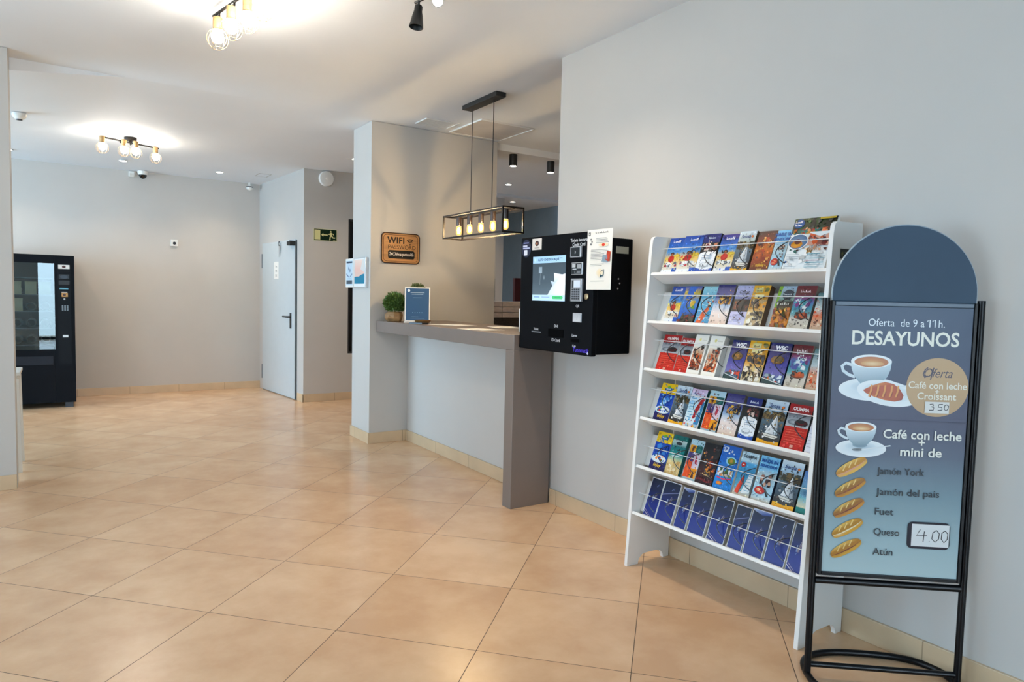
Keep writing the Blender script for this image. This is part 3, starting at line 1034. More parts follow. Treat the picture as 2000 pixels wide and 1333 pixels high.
def cv_flamenco(a, s):
    a.grad(0, 0, 1, 1, [(0, '3c1210'), (0.3, '5d1d16'), (0.6, '2c1210'), (1, '2a100e')])
    a.ell(0.6, 0.56, 0.12, 0.12, 'b4472a', '6a2018').ell(0.62, 0.68, 0.06, 0.035, 'd9a078', '8a5038').blobs(0.3, 0.34, 0.95, 0.64, 26, ['8a2418', 'd9772a', '4a1712', 'e6a03a', '300f0d'], 0.11, s)
    a.rect(0.45, 0.3, 0.72, 0.34, 'd9a83a').rect(0.4, 0.22, 0.7, 0.25, 'c9b080')
    for i in range(8):
        a.ell(0.08 + 0.12 * i, 0.1 + 0.02 * math.sin(i), 0.07, 0.03, 'a02a22', '7a1c18', 8)


def cv_kids(a, s):
    a.grad(0, 0, 1, 1, [(0, '3c9ad6'), (0.3, '4aa8e0'), (0.7, '2b86d0'), (1, '2a7cc8')])
    a.rrect(0.1, 0.84, 0.32, 0.96, 0.04, 'e6eef8').text('P', 0.21, 0.865, 0.022, '2a5fb0', bold=0.04)
    a.ell(0.65, 0.66, 0.28, 0.1, 'e3f0ea', '9fd0e8').ell(0.65, 0.66, 0.2, 0.075, '9ab03a', '6b8f2c').ell(0.65, 0.67, 0.1, 0.05, 'd9b84a', 'b08a3a')
    a.blobs(0.08, 0.3, 0.9, 0.48, 36, ['e9eef0', '8aa06a', 'c9c0b0', '5a7a4a', 'b9c9d0', 'd9a06a'], 0.11, s)
    a.stroke([(0.12, 0.26), (0.5, 0.24), (0.9, 0.28)], 0.005, 'e04a7a').ell(0.32, 0.14, 0.16, 0.04, 'f0b43a', 'd98a2a')


def cv_olimpswim(a, s):
    a.grad(0, 0, 1, 1, [(0, 'e3d6c2'), (0.2, '7fb9c9'), (0.5, '4fa4c8'), (0.75, '6fb8dc'), (0.8, 'c9dce4'), (1, 'cfe2ea')])
    a.text('OLIMPIA', 0.5, 0.865, 0.0185, '3a4a5a', bold=0.02).ell(0.24, 0.7, 0.13, 0.06, 'd9402a', 'c33424').rect(0.19, 0.69, 0.3, 0.71, 'f4e6e0')
    a.poly([(0.12, 0.06), (0.34, 0.04), (0.5, 0.34), (0.44, 0.5), (0.36, 0.4), (0.2, 0.22)], ['e0612a', 'd9542a', 'c9482a', '6b3424', 'e0622e', 'ea7434'])
    a.poly([(0.5, 0.06), (0.98, 0.1), (0.98, 0.5), (0.72, 0.5)], 'e9ecec')
    for v in (0.46, 0.4, 0.33, 0.26, 0.2, 0.14):
        a.rect(0.64, v, 0.93, v + 0.014, '9ac4d6')


def cv_palebeach(a, s):
    a.grad(0, 0, 1, 1, [(0, '1f8a86'), (0.14, '2f9a92'), (0.16, 'd9d6c0'), (0.4, '7fc0cc'), (0.7, '8fb4d0'), (1, '6a8fc4')])
    a.ell(0.5, 0.5, 0.5, 0.12, '5a86a4', '8fb9cc')


def cv_plain(a, s):
    a.grad(0, 0, 1, 1, [(0, 'e6e8ee'), (0.7, 'd9dce6'), (1, 'c9b8b4')])
    for v in (0.2, 0.3, 0.4, 0.5, 0.6):
        a.rect(0.15, v, 0.8, v + 0.012, 'b4b6c4')


def cv_lastred(a, s):
    a.grad(0, 0, 1, 1, [(0, 'd9c9b4'), (0.4, 'd99a7a'), (0.6, 'c9d6d9'), (1, '5a8a8f')])
    a.blobs(0, 0.15, 0.9, 0.6, 18, ['d9784a', 'b9a08a', 'e6d6c4', '8a5a48'], 0.14, s)


def cv_booklet(a, s):
    a.rect(0, 0, 1, 1, 'eef0f4')
    a.grad(0.025, 0.014, 0.975, 0.986, [(0, '123a94'), (0.35, '123c9a'), (0.7, '0c2364'), (1, '0a1748')])
    rg = random.Random(s)
    a.stroke([(0.52, 0.78), (0.6, 0.84)], 0.0022, '8fa0c8').stroke([(0.62, 0.8), (0.66, 0.86)], 0.0016, '7f90bc')
    cx, cy = 0.5, 0.52
    for i in range(4):
        a.stroke([(cx - 0.02 + 0.03 * i, cy - 0.1), (cx + 0.03 + 0.035 * i, cy), (cx + 0.13 + 0.03 * i, cy + 0.12 - 0.02 * i)], 0.0011, 'b79a86' if i % 2 else 'c9c4c4')
    a.rect(cx - 0.1, cy - 0.1, cx - 0.03, cy + 0.04, '93a2c6', 'aab6d2')
    a.stroke([(cx - 0.06, cy - 0.16), (cx - 0.02, cy - 0.12)], 0.002, '93a2c6')
    if s % 4 == 0:
        a.stroke([(0.03, 0.12), (0.45, 0.02)], 0.003, 'd9cfd6').stroke([(0.03, 0.18), (0.6, 0.03)], 0.002, 'c4b6c2')
    if s % 4 == 1:
        a.stroke([(0.03, 0.64), (0.4, 0.7), (0.95, 0.78)], 0.004, '8f93b4')
    if s % 4 == 2:
        a.poly([(0.03, 0.986), (0.97, 0.986), (0.97, 0.93), (0.5, 0.9), (0.03, 0.96)], ['c9d4ec', '7f92c4', '3a4f92', '5a6fae', 'dfe6f4'])


# shelf, span of y (left to right), cover, depth of the pile, height, what it looks like
SIDE = {'w': 'e2e0da', 'g': '8d8a84', 'b': '5a4430', 'k': '23211f', 'n': '1b2a4a', 't': '0f5a58'}
PAGEM = {k: mat('page_edges_' + {'w': 'white', 'g': 'grey', 'b': 'brown', 'k': 'black', 'n': 'navy', 't': 'teal'}[k], v, 0.65, var=0.22, scale=160, stretch=(6, 0.2, 0.2)) for k, v in SIDE.items()}
ORD = ['first', 'second', 'third', 'fourth', 'fifth', 'sixth', 'seventh', 'eighth', 'last']
SHELF = ['top shelf', 'second shelf from the top', 'third shelf from the top', 'fourth shelf from the top', 'second lowest shelf', 'lowest shelf']
SHORT = ['top shelf', 'second shelf down', 'third shelf down', 'fourth shelf down', 'fifth shelf down', 'lowest shelf']
LEAF = [
    # top shelf
    (0, 2.512, 2.414, cv_waterpark, .020, .20, 'w', 'pale water park leaflet with a figure in red'),
    (0, 2.411, 2.290, cv_waterpark, .024, .205, 'n', 'water park leaflet with a girl in red'),
    (0, 2.286, 2.184, cv_catamaran, .028, .205, 'k', 'navy and white leaflet with a wavy white lower half'),
    (0, 2.180, 2.080, lambda a, s: cv_waterpark(a, s, '5a44a0'), .016, .198, 'w', 'purple topped water park leaflet with a girl in sunglasses'),
    (0, 2.077, 1.985, lambda a, s: cv_sail(a, s, 'cdd4d0'), .026, .205, 'b', 'pale leaflet with a white sail and a pale sky'),
    (0, 1.975, 1.880, cv_brown, .016, .20, 'g', 'brown and amber leaflet'),
    (0, 1.877, 1.812, cv_benidorm, .012, .198, 'w', 'light blue leaflet with big blue lettering behind the flyer'),
    (0, 1.808, 1.612, cv_adventure, .010, .246, 'w', 'tall white flyer with round pictures'),
    # second shelf
    (1, 2.470, 2.383, cv_waterpark, .016, .20, 'w', 'blue topped water park leaflet with a child in red'),
    (1, 2.380, 2.278, cv_bluetext, .020, .20, 'k', 'blue diagonal striped leaflet with a dark foot'),
    (1, 2.268, 2.181, cv_orangeswim, .012, .20, 'w', 'sea blue leaflet with an orange swimmer'),
    (1, 2.178, 2.078, cv_purplebeach, .026, .205, 'g', 'purple topped leaflet over pale sand'),
    (1, 2.067, 1.977, cv_coast, .024, .202, 'g', 'lavender leaflet with a dark middle'),
    (1, 1.973, 1.886, cv_yellow, .040, .20, 'b', 'thick pile of yellow animal leaflets with brown edges'),
    (1, 1.847, 1.762, cv_food, .012, .20, 'w', 'market leaflet with a blue oval and yellow food'),
    (1, 1.757, 1.664, cv_maroon, .026, .20, 'g', 'maroon and turquoise leaflet with a red boat'),
    (1, 1.655, 1.600, cv_lastred, .010, .17, 'k', 'brownish leaflet cut off by side panel'),
    # third shelf
    (2, 2.499, 2.380, cv_cars, .018, .195, 'w', 'red topped leaflet with two cars'),
    (2, 2.376, 2.292, cv_cars, .010, .185, 'w', 'red car leaflet tucked beside the white piles'),
    (2, 2.287, 2.208, cv_white, .040, .205, 'w', 'tall white pile, left of two'),
    (2, 2.195, 2.112, cv_white, .044, .205, 'w', 'tall white pile, right of two'),
    (2, 2.069, 1.977, cv_wsc, .010, .195, 'n', 'deep blue gold-oval leaflet left of the yellow one'),
    (2, 1.972, 1.870, cv_yellow, .022, .198, 'k', 'yellow animal leaflet between two deep blue ones'),
    (2, 1.861, 1.758, cv_wsc, .024, .195, 'n', 'deep blue gold-oval leaflet right of the yellow one'),
    (2, 1.752, 1.660, lambda a, s: cv_maroon(a, s, 'd0702a'), .018, .195, 'g', 'maroon and turquoise leaflet with an orange boat'),
    (2, 1.652, 1.602, cv_lastred, .010, .185, 'w', 'pale orange leaflet cut off by side panel'),
    # fourth shelf
    (3, 2.489, 2.387, cv_enjoy, .012, .20, 'w', 'blue leaflet with a yellow head'),
    (3, 2.384, 2.288, cv_sail, .012, .20, 'w', 'grey sailing boat leaflet with a yellow foot'),
    (3, 2.284, 2.190, cv_whiteblue, .022, .195, 't', 'white and light blue leaflet with a red sash'),
    (3, 2.173, 2.082, cv_squares, .024, .20, 'k', 'leaflet of orange, purple and teal squares'),
    (3, 2.075, 1.977, cv_purplebeach, .020, .20, 'g', 'purple leaflet fading to sand with gold ring'),
    (3, 1.960, 1.880, cv_catamaran, .024, .195, 'k', 'narrow navy and white leaflet'),
    (3, 1.862, 1.752, cv_sail, .020, .20, 'k', 'sailing boat leaflet next to the red one'),
    (3, 1.745, 1.638, cv_cars, .018, .198, 'k', 'bright red leaflet with a dark car'),
    (3, 1.630, 1.600, cv_plain, .008, .14, 'w', 'white leaflet sliver'),
    # second lowest shelf
    (4, 2.491, 2.387, cv_enjoy, .012, .20, 'w', 'blue leaflet with a yellow head'),
    (4, 2.381, 2.290, cv_tealbeach, .020, .20, 't', 'teal sea and sand leaflet'),
    (4, 2.268, 2.186, cv_squares, .014, .20, 'w', 'leaflet of orange, purple and teal squares'),
    (4, 2.183, 2.085, cv_flamenco, .012, .20, 'k', 'dark red flamenco leaflet'),
    (4, 2.079, 1.976, cv_kids, .014, .21, 'w', 'bright blue leaflet with a letter P'),
    (4, 1.966, 1.877, cv_olimpswim, .010, .20, 'w', 'light blue leaflet with an orange swimmer'),
    (4, 1.867, 1.771, cv_benidorm, .014, .202, 'n', 'light blue leaflet with an orange disc'),
    (4, 1.760, 1.657, cv_sail, .014, .205, 'k', 'grey sailing boat leaflet with a yellow foot'),
    (4, 1.649, 1.604, cv_palebeach, .008, .18, 'w', 'pale blue beach leaflet cut off by side panel'),
    # lowest shelf
    (5, 2.504, 2.420, cv_booklet, .010, .20, 'w', 'dark blue booklet with a white edge'),
    (5, 2.416, 2.309, cv_booklet, .014, .205, 'w', 'dark blue booklet with a white edge'),
    (5, 2.292, 2.220, cv_booklet, .012, .20, 'w', 'narrow dark blue booklet'),
    (5, 2.207, 2.107, cv_booklet, .014, .20, 'w', 'dark blue booklet with a white edge'),
    (5, 2.089, 1.989, cv_booklet, .014, .205, 'g', 'dark blue booklet with a pale streak across it'),
    (5, 1.969, 1.892, cv_booklet, .012, .20, 'w', 'narrow dark blue booklet'),
    (5, 1.885, 1.786, cv_booklet, .014, .205, 'w', 'dark blue booklet with a white edge'),
    (5, 1.776, 1.678, cv_booklet, .014, .205, 'w', 'dark blue booklet with white streaks at its foot'),
    (5, 1.670, 1.602, cv_booklet, .010, .20, 'w', 'dark blue booklet cut off by side panel'),
]
cnt = [0] * 6
tot = [sum(1 for q in LEAF if q[0] == k) for k in range(6)]
for i, (k, ya, yb_, fn, th, hh, sd, what) in enumerate(LEAF):
    j = cnt[k]
    cnt[k] += 1
    ya, yb_ = ya + 0.018, yb_ + 0.018
    w_ = ya - yb_
    h_ = hh
    pos = 'leftmost' if j == 0 else ('rightmost' if j == tot[k] - 1 else ORD[j] + ' from left')
    b0 = shelf_base(k)
    b0.y = (ya + yb_) / 2
    th = min(0.0325, max(th, 0.017))
    b0 = b0 - SN * (0.033 - th) * 0.5
    kind = 'booklet' if fn is cv_booklet else ('flyer' if fn is cv_adventure else 'leaflet')
    lab = '%s, %s, %s' % (what, pos, SHORT[k])
    t = thing(kind, lab, kind, b0, 0, 'printed matter on the ' + SHELF[k])
    hw = w_ / 2
    MB().obox(SU * -hw - SN * th, SU * w_, SV * h_, SN * th).build('pages', PAGEM[sd], t)
    a = Art(w_, h_)
    a.clip = True
    a.ink = 1.5
    a.photo = 0 if fn in (cv_booklet, cv_plain, cv_white) else 300 + i
    fn(a, 100 + 7 * i if fn is not cv_booklet else i)
    a.detail()
    a.build('cover', PRINT, t, SU * -hw, SU, SV, lift=0.0004)

# ------------------------------------------------------------------ check-in kiosk on the wall
KB = mat('kiosk_black', '05060a', 0.5, var=0.1, scale=4, spec=0.06)
KO = Vector((2.515, 3.296, 1.066))
t = thing('check_in_kiosk', 'black self service check-in kiosk with a touch screen fixed to the wall', 'kiosk', KO)
MB().box(0.001, RW - KO.x - 0.001, -0.351, 0.30, 0.008, 0.672).build('housing', KB, t, bevel=0.006)
MB().box(-0.038, 0, -0.359, 0.359, 0, 0.70).build('front_panel', KB, t, bevel=0.006)
KF = Vector((-0.0385, 0.359, 0))       # lower left corner of the front, seen from the hall


def kart(u, v, wd, ht):
    """artwork placed on the kiosk front: u from the left edge, v from the bottom"""
    return Art(wd, ht), KF + Vector((0, -u, v))


KU, KV = (0, -1, 0), (0, 0, 1)
a, o_ = kart(0.135, 0.303, 0.337, 0.275)
a.ink = 1.1
a.rect(0, 0, 1, 1, '0f2333')
a.grad(0.01, 0.14, 0.99, 0.85, [(0, '596a76'), (0.4, '44535f'), (1, '3b4852')])
a.rect(0.01, 0.84, 0.99, 0.99, '9fc3e6').text('AUTO CHECK IN AQUÍ ***', 0.53, 0.89, 0.0205, '16406e', bold=0.03, sx=1.0).ell(0.08, 0.915, 0.03, 0.03, 'b9d6ee')
a.poly([(0.48, 0.14), (0.62, 0.34), (0.56, 0.45), (0.68, 0.42), (0.66, 0.62), (0.9, 0.58), (0.99, 0.6), (0.99, 0.14)], ['c9d6e0', 'b4c4d2', 'a9bac8', 'c4d2de', 'e9eff4', 'dfe8f0', 'e6edf3', 'eef3f6'])
a.rect(0.2, 0.62, 0.3, 0.76, '97a9b6', '7f93a2').stroke([(0.25, 0.62), (0.24, 0.36)], 0.003, '7a8894').ell(0.36, 0.52, 0.03, 0.05, '7a8894', '586772')
a.rect(0.01, 0.01, 0.99, 0.14, 'b9d8f0').rrect(0.62, 0.05, 0.93, 0.12, 0.03, '4cc07a').rect(0.06, 0.08, 0.24, 0.1, '6f97c4').rect(0.3, 0.08, 0.54, 0.1, '8fb0d4').rect(0.7, 0.078, 0.85, 0.09, '2f9a60')
a.build('screen', printed('lit_screen', 0.15, emit=0.35), t, o_, KU, KV, 0.0006)


def dev(name, u, v, wd, ht, dp, m, inner=None):
    o = MB().box(-0.038 - dp, -0.0383, 0.359 - u - wd, 0.359 - u, v, v + ht).build(name, m, t, bevel=0.003)
    return o


SILV = mat('silver_bezel', 'aeb2b8', 0.35, metal=0.3)
c = dev('card_reader', 0.524, 0.557, 0.096, 0.062, 0.014, SILV)
a, o_ = kart(0.534, 0.563, 0.076, 0.05)
a.rect(0, 0, 1, 1, '14161a').text('))', 0.5, 0.36, 0.02, 'c9ccd2')
a.build('reader_face', PRINT, c, o_ + Vector((-0.0145, 0, 0)), KU, KV)
c = dev('banknote_reader', 0.535, 0.458, 0.098, 0.07, 0.012, SILV)
a, o_ = kart(0.539, 0.462, 0.09, 0.062)
a.rect(0, 0, 1, 1, '1a1c20').rect(0.05, 0.62, 0.4, 0.95, 'c9ccd0').rect(0.55, 0.5, 0.95, 0.9, 'b4b8bd').rect(0.1, 0.42, 0.5, 0.5, 'dfe1e4').rect(0.3, 0.05, 0.9, 0.3, '8d9196').ell(0.45, 0.2, 0.1, 0.1, '303338')
a.build('reader_face', PRINT, c, o_ + Vector((-0.0125, 0, 0)), KU, KV)
c = dev('payment_terminal', 0.541, 0.306, 0.096, 0.13, 0.018, SILV)
a, o_ = kart(0.545, 0.31, 0.088, 0.122)
a.rect(0, 0, 1, 1, 'a9adb3').rect(0.1, 0.6, 0.25, 0.95, '3a3d42').rect(0.3, 0.62, 0.95, 0.95, 'dfe9f6')
for r in range(5):
    for q in range(4):
        a.rrect(0.1 + 0.21 * q, 0.06 + 0.105 * r, 0.27 + 0.21 * q, 0.14 + 0.105 * r, 0.02, '4a4d54')
a.build('keypad_face', PRINT, c, o_ + Vector((-0.0185, 0, 0)), KU, KV)
c = dev('code_scanner', 0.552, 0.187, 0.078, 0.054, 0.006, SILV)
a, o_ = kart(0.558, 0.192, 0.066, 0.044)
a.rect(0, 0, 1, 1, 'd9dce0', 'c4c9cf').stroke([(0.5, 0.2), (0.6, 0.8)], 0.002, 'a9aeb6')
a.build('scanner_window', PRINT, c, o_ + Vector((-0.0065, 0, 0)), KU, KV)
dev('document_slot', 0.315, 0.09, 0.15, 0.048, 0.002, mat('slot_black', '010102', 0.6, spec=0.03))
dev('key_slot', 0.535, 0.072, 0.075, 0.018, 0.003, MATS['slot_black'])
MB().lathe([(0.017, 0), (0.017, 0.006), (0.011, 0.008)], (-0.038, 0.359 - 0.668, 0.335), (-1, 0, 0), 18).build('lock', mat('brass_lock', '9a8464', 0.35, metal=0.8), t, True)
a, o_ = kart(0.14, 0.108, 0.1, 0.007)
a.rect(0, 0, 1, 1, '9a9da2')
a.build('ticket_slot', PRINT, t, o_, KU, KV, 0.0004)
a, o_ = kart(0, 0, 0.718, 0.7)
KT = 'd4d7dc'
a.text('Tarjeta bancaria', 0.815, 0.925, 0.026, KT, bold=0.02, sx=0.9).text('Credit Card', 0.815, 0.888, 0.026, KT, bold=0.02, sx=0.9)
a.text('QR', 0.82, 0.39, 0.022, KT, bold=0.02).text('DNI', 0.545, 0.213, 0.022, KT, bold=0.02).text('ID Card', 0.545, 0.092, 0.025, KT, bold=0.02).text('Ticket', 0.26, 0.175, 0.02, KT, bold=0.02).text('Llaves', 0.79, 0.148, 0.02, KT, bold=0.02).text('Key', 0.79, 0.062, 0.02, KT, bold=0.02)
a.text('Tunnmatik', 0.87, 0.026, 0.036, '6a52e0', shear=0.2, bold=0.01, sx=0.9).stroke([(0.955, 0.03), (0.965, 0.015)], 0.012, 'd9dcf4')
a.build('lettering', PRINT, t, o_, KU, KV, 0.0005)
a, o_ = kart(0.008, 0.575, 0.105, 0.112)
a.ell(0.5, 0.5, 0.5, 0.5, '23285e', '1c204c', 32).rect(0.15, 0.6, 0.6, 0.68, 'dfe2f0').rect(0.15, 0.48, 0.85, 0.56, 'c9cde6').rect(0.2, 0.78, 0.75, 0.84, '9aa2d4').rrect(0.28, 0.12, 0.62, 0.42, 0.05, 'e9ebf4')
a.build('round_sticker', PRINT, t, o_, KU, KV, 0.0008, label='round navy sticker with white print')
a, o_ = kart(0.125, 0.618, 0.1, 0.07)
a.rect(0, 0, 1, 1, 'e9e4e0').ell(0.5, 0.56, 0.2, 0.24, '6a2a24', '4a1c1a').ell(0.5, 0.56, 0.08, 0.1, 'c98a5a').rect(0.25, 0.14, 0.75, 0.2, 'a9a4a0')
a.build('square_sticker', PRINT, t, o_, KU, KV, 0.0008, label='small white sticker with a dark red emblem')
g = MB().box(0.13, 0.225, -0.3535, -0.351, 0.585, 0.625)
g.build('vent_slot', mat('vent_grey', '8f9186', 0.5), t)
for dx, dz in ((0.155, 0.44), (0.165, 0.415), (0.152, 0.385)):
    MB().lathe([(0.0045, 0), (0.0045, 0.003)], (dx, -0.351, dz), (0, -1, 0), 8).build('screw', CHROME, t)
# paper notice hanging over the right edge of the kiosk front
a = Art(0.205, 0.33)
a.rect(0, 0, 1, 1, 'f1efe9')
a.rect(0.05, 0.9, 0.13, 0.96, '4a5a54').rect(0.07, 0.915, 0.11, 0.945, 'f1efe9').scrawl(0.6, 0.935, 0.11, 0.009, '6a6a6a', 3)
rgn = random.Random(5)
for v0, n_ in ((0.85, 4), (0.66, 8), (0.42, 2), (0.14, 1)):
    for i in range(n_):
        a.rect(0.36 if v0 > 0.8 else 0.16, v0 - 0.024 * i, rgn.uniform(0.55, 0.9), v0 - 0.024 * i + 0.007, '9a9a98')
a.ell(0.66, 0.74, 0.2, 0.03, 'f4dcae', 'f1e6d0').ell(0.66, 0.74, 0.06, 0.025, 'd9543a')
a.poly([(0.62, 0.46), (0.86, 0.45), (0.84, 0.56), (0.66, 0.58)], '9db0bc').poly([(0.78, 0.48), (0.94, 0.46), (0.96, 0.62), (0.82, 0.64)], ['b8442a', 'c9543a', 'd9643a', 'a83a28'])
a.ell(0.56, 0.28, 0.14, 0.07, 'f2e2c0', 'f1ead9').poly([(0.56, 0.2), (0.7, 0.23), (0.72, 0.34), (0.6, 0.31)], '2f6274')
for q in ((0.16, 0.84), (0.2, 0.8), (0.16, 0.76)):
    a.ell(q[0], q[1], 0.03, 0.016, '8a8a8a')


def wave(a_, b_):
    return 0.004 * math.sin(b_ / 0.33 * 5) * max(0.0, (a_ - 0.06) / 0.15)


no = a.build('paper_notice', MPRINT, None, (2.4745, 2.992, 1.44), KU, KV, 0.0008, bend=wave)
tag(no, 'white paper notice hanging off the right edge of the black kiosk', 'notice')

# ------------------------------------------------------------------ breakfast menu stand
PL, PR = Vector((2.309, 1.441, 0)), Vector((2.712, 1.106, 0))
su = (PR - PL).normalized()
sw = (PR - PL).length
snb = Vector((-su.y, su.x, 0))       # towards the wall
if snb.x < 0:
    snb = -snb
mid = (PL + PR) / 2
TUBE = mat('black_tube_steel', '07080b', 0.32, var=0.1, scale=12, spec=0.2)
st = thing('menu_stand', 'tall black tubular menu stand with a round-topped slate breakfast board', 'sign', mid)


def sp_(u, n_, z):
    """point on the stand: u along the board from its middle, n_ behind, z up"""
    return su * u + snb * n_ + Vector((0, 0, z))


hw = sw / 2
for q in (-hw, hw):
    MB().tube([sp_(q, 0, 0.02), sp_(q, 0, 1.412)], 0.0125, 14).build('post', TUBE, st, True)
lp = []
for i in range(48):
    an = 2 * PI * i / 48
    cs, sn = math.cos(an), math.sin(an)
    e = 0.75
    lp.append(sp_(hw * math.copysign(abs(cs) ** e, cs), 0.185 * math.copysign(abs(sn) ** e, sn), 0.0125))
MB().tube(lp, 0.0125, 12, closed=True).build('base_ring', TUBE, st, True)
MB().tube([sp_(-hw + 0.01, 0, 0.05), sp_(hw - 0.01, 0, 0.05)], 0.0105, 12).build('base_bar', TUBE, st, True)
MB().tube([sp_(-hw + 0.01, 0, 0.372), sp_(hw - 0.01, 0, 0.372)], 0.0125, 12).build('lower_bar', TUBE, st, True)
b0, b1 = 0.395, 1.402
bw = hw - 0.016
MB().obox(sp_(-bw, -0.008, b0), su * 2 * bw, snb * 0.016, (0, 0, b1 - b0)).build('board', mat('board_back', '2b3038', 0.5), st)
ed = MB()
for q in (-bw, bw - 0.012):
    ed.obox(sp_(q, -0.013, b0), su * 0.012, snb * 0.026, (0, 0, b1 - b0))
ed.obox(sp_(-bw + 0.012, -0.013, b0), su * (2 * bw - 0.024), snb * 0.026, (0, 0, 0.014))
ed.build('edge_profile', TUBE, st, bevel=0.002)
MB().obox(sp_(-bw + 0.012, -0.0125, 1.384), su * (2 * bw - 0.024), snb * 0.025, (0, 0, 0.018)).build('top_profile', mat('slate_profile', '2d4256', 0.35), st, bevel=0.003)
SLATE = mat('slate_blue_board', '34495d', 0.55, var=0.08, scale=5, spec=0.3)
rr = bw - 0.004
pts = [(rr, 0)] + [(rr * math.cos(PI * i / 40), 0.03 + 0.24 * math.sin(PI * i / 40)) for i in range(41)] + [(-rr, 0)]
MB().prism(pts, sp_(0, -0.006, 1.402), su, (0, 0, 1), snb * 0.012).build('arched_top', SLATE, st, bevel=0.001)
pe = [sp_(rr * math.cos(PI * i / 40), 0, 1.432 + 0.24 * math.sin(PI * i / 40)) for i in range(41)]
MB().tube([sp_(rr, 0, 1.404)] + pe + [sp_(-rr, 0, 1.404)], 0.0045, 8).build('arch_trim', mat('pale_edge_trim', 'a9b6c0', 0.4), st, True)

aw, ah = 2 * bw - 0.026, 1.384 - b0 - 0.015
a = Art(aw, ah, 1.3)
a.grad(0, 0, 1, 1, [(0, 'c6d9dd'), (0.12, 'b8cdd3'), (0.3, '96acb6'), (0.45, '757f90'), (0.58, '62647a'), (0.72, '585f76'), (0.85, '4d5d76'), (1, '445a74')])
a.ink = 1.0
a.fit('Oferta  de 9 a', 0.251, 0.656, 0.929, 0.027, 'e6edf2').fit('h.', 0.758, 0.802, 0.9285, 0.027, 'e6edf2')
for u in (0.695, 0.732):
    a.stroke([(u - 0.02, 0.9505), (u, 0.956), (u, 0.929)], 0.0036, 'e6edf2')
a.fit('DESAYUNOS', 0.136, 0.912, 0.861, 0.049, 'f0efe2', bold=0.02)


def coffee(cx, cy, k, spoon=True):
    """cup on a saucer, k = scale; printed on the board"""
    A = aw / ah

    def e(x, y, rx, ry, c1, c2=None, **q):
        a.ell(cx + x * k, cy + y * k * A, rx * k, ry * k * A, c1, c2, **q)

    def pl(pts, c):
        a.poly([(cx + x * k, cy + y * k * A) for x, y in pts], c)

    def sk(pts, wd, c):
        a.stroke([(cx + x * k, cy + y * k * A) for x, y in pts], wd * k * aw, c)
    e(0.03, -0.36, 0.68, 0.25, 'c9dbe6', 'f2f7fa', n=40)
    e(0.02, -0.31, 0.42, 0.13, 'a9bfcd', 'dfeaf1', n=32)
    e(0.0, -0.27, 0.2, 0.07, '6f8696', '8fa6b4')
    sk([(-0.4, 0.16), (-0.52, 0.2), (-0.6, 0.13), (-0.57, 0.03), (-0.46, -0.05), (-0.32, -0.1)], 0.065, 'dbe7ee')
    body = [(-0.42, 0.25), (-0.4, 0.08), (-0.34, -0.08), (-0.24, -0.2), (-0.16, -0.27), (0, -0.3), (0.16, -0.27), (0.24, -0.2), (0.34, -0.08), (0.4, 0.08), (0.42, 0.25)]
    pl(body, ['e6f0f5', 'd3e0e8', 'b9cbd6', '93abb9', '7f98a6', '7a93a2', '7f98a6', '8fa7b5', 'a9bfcb', 'bfd0da', 'd6e3ea'])
    e(0, 0.25, 0.42, 0.145, 'cfdde5', 'f6fafb', n=40)
    e(0, 0.235, 0.35, 0.115, 'd9a06a', 'b5704a', n=36)
    e(0.02, 0.2, 0.24, 0.06, 'f0d3a4', 'd29a66')
    if spoon:
        e(-0.06, -0.4, 0.15, 0.045, '5d666c', '8b949a', rot=0.05)
        sk([(0.05, -0.4), (0.35, -0.34), (0.82, -0.25)], 0.035, 'e3eaee')


coffee(0.287, 0.756, 0.357, spoon=False)
# croissant plate and croissant
a.ell(0.42, 0.682, 0.23, 0.046, 'dbe7ef', 'f4f8fa', n=40, rot=-0.16).ell(0.42, 0.686, 0.18, 0.03, 'c3d3de', 'e6eff4', n=36, rot=-0.16)
cr = [(0.245, 0.682), (0.29, 0.697), (0.33, 0.706), (0.37, 0.712), (0.42, 0.706), (0.455, 0.69), (0.48, 0.668), (0.472, 0.652), (0.43, 0.646), (0.37, 0.65), (0.31, 0.66), (0.262, 0.672)]
cr = [(0.237 + (x - 0.245) * 1.27, 0.724 - (0.712 - y) * 1.08) for x, y in cr]
a.poly(cr, ['b5583c', 'c97040', 'd98a4a', 'c46a44', 'b85c40', 'a64a38', '9a4436', '8c3a30', 'b86040', 'd9884a', 'd07a48', 'a84c38'])
for x in (0.295, 0.345, 0.395, 0.445, 0.49):
    a.stroke([(x - 0.012, 0.668), (x, 0.69), (x + 0.004, 0.712)], 0.006, 'e0a05c').stroke([(x - 0.004, 0.666), (x + 0.012, 0.69)], 0.004, '9a4a34')
a.stroke([(0.5, 0.708), (0.56, 0.712), (0.6, 0.715)], 0.006, 'e6edf2')
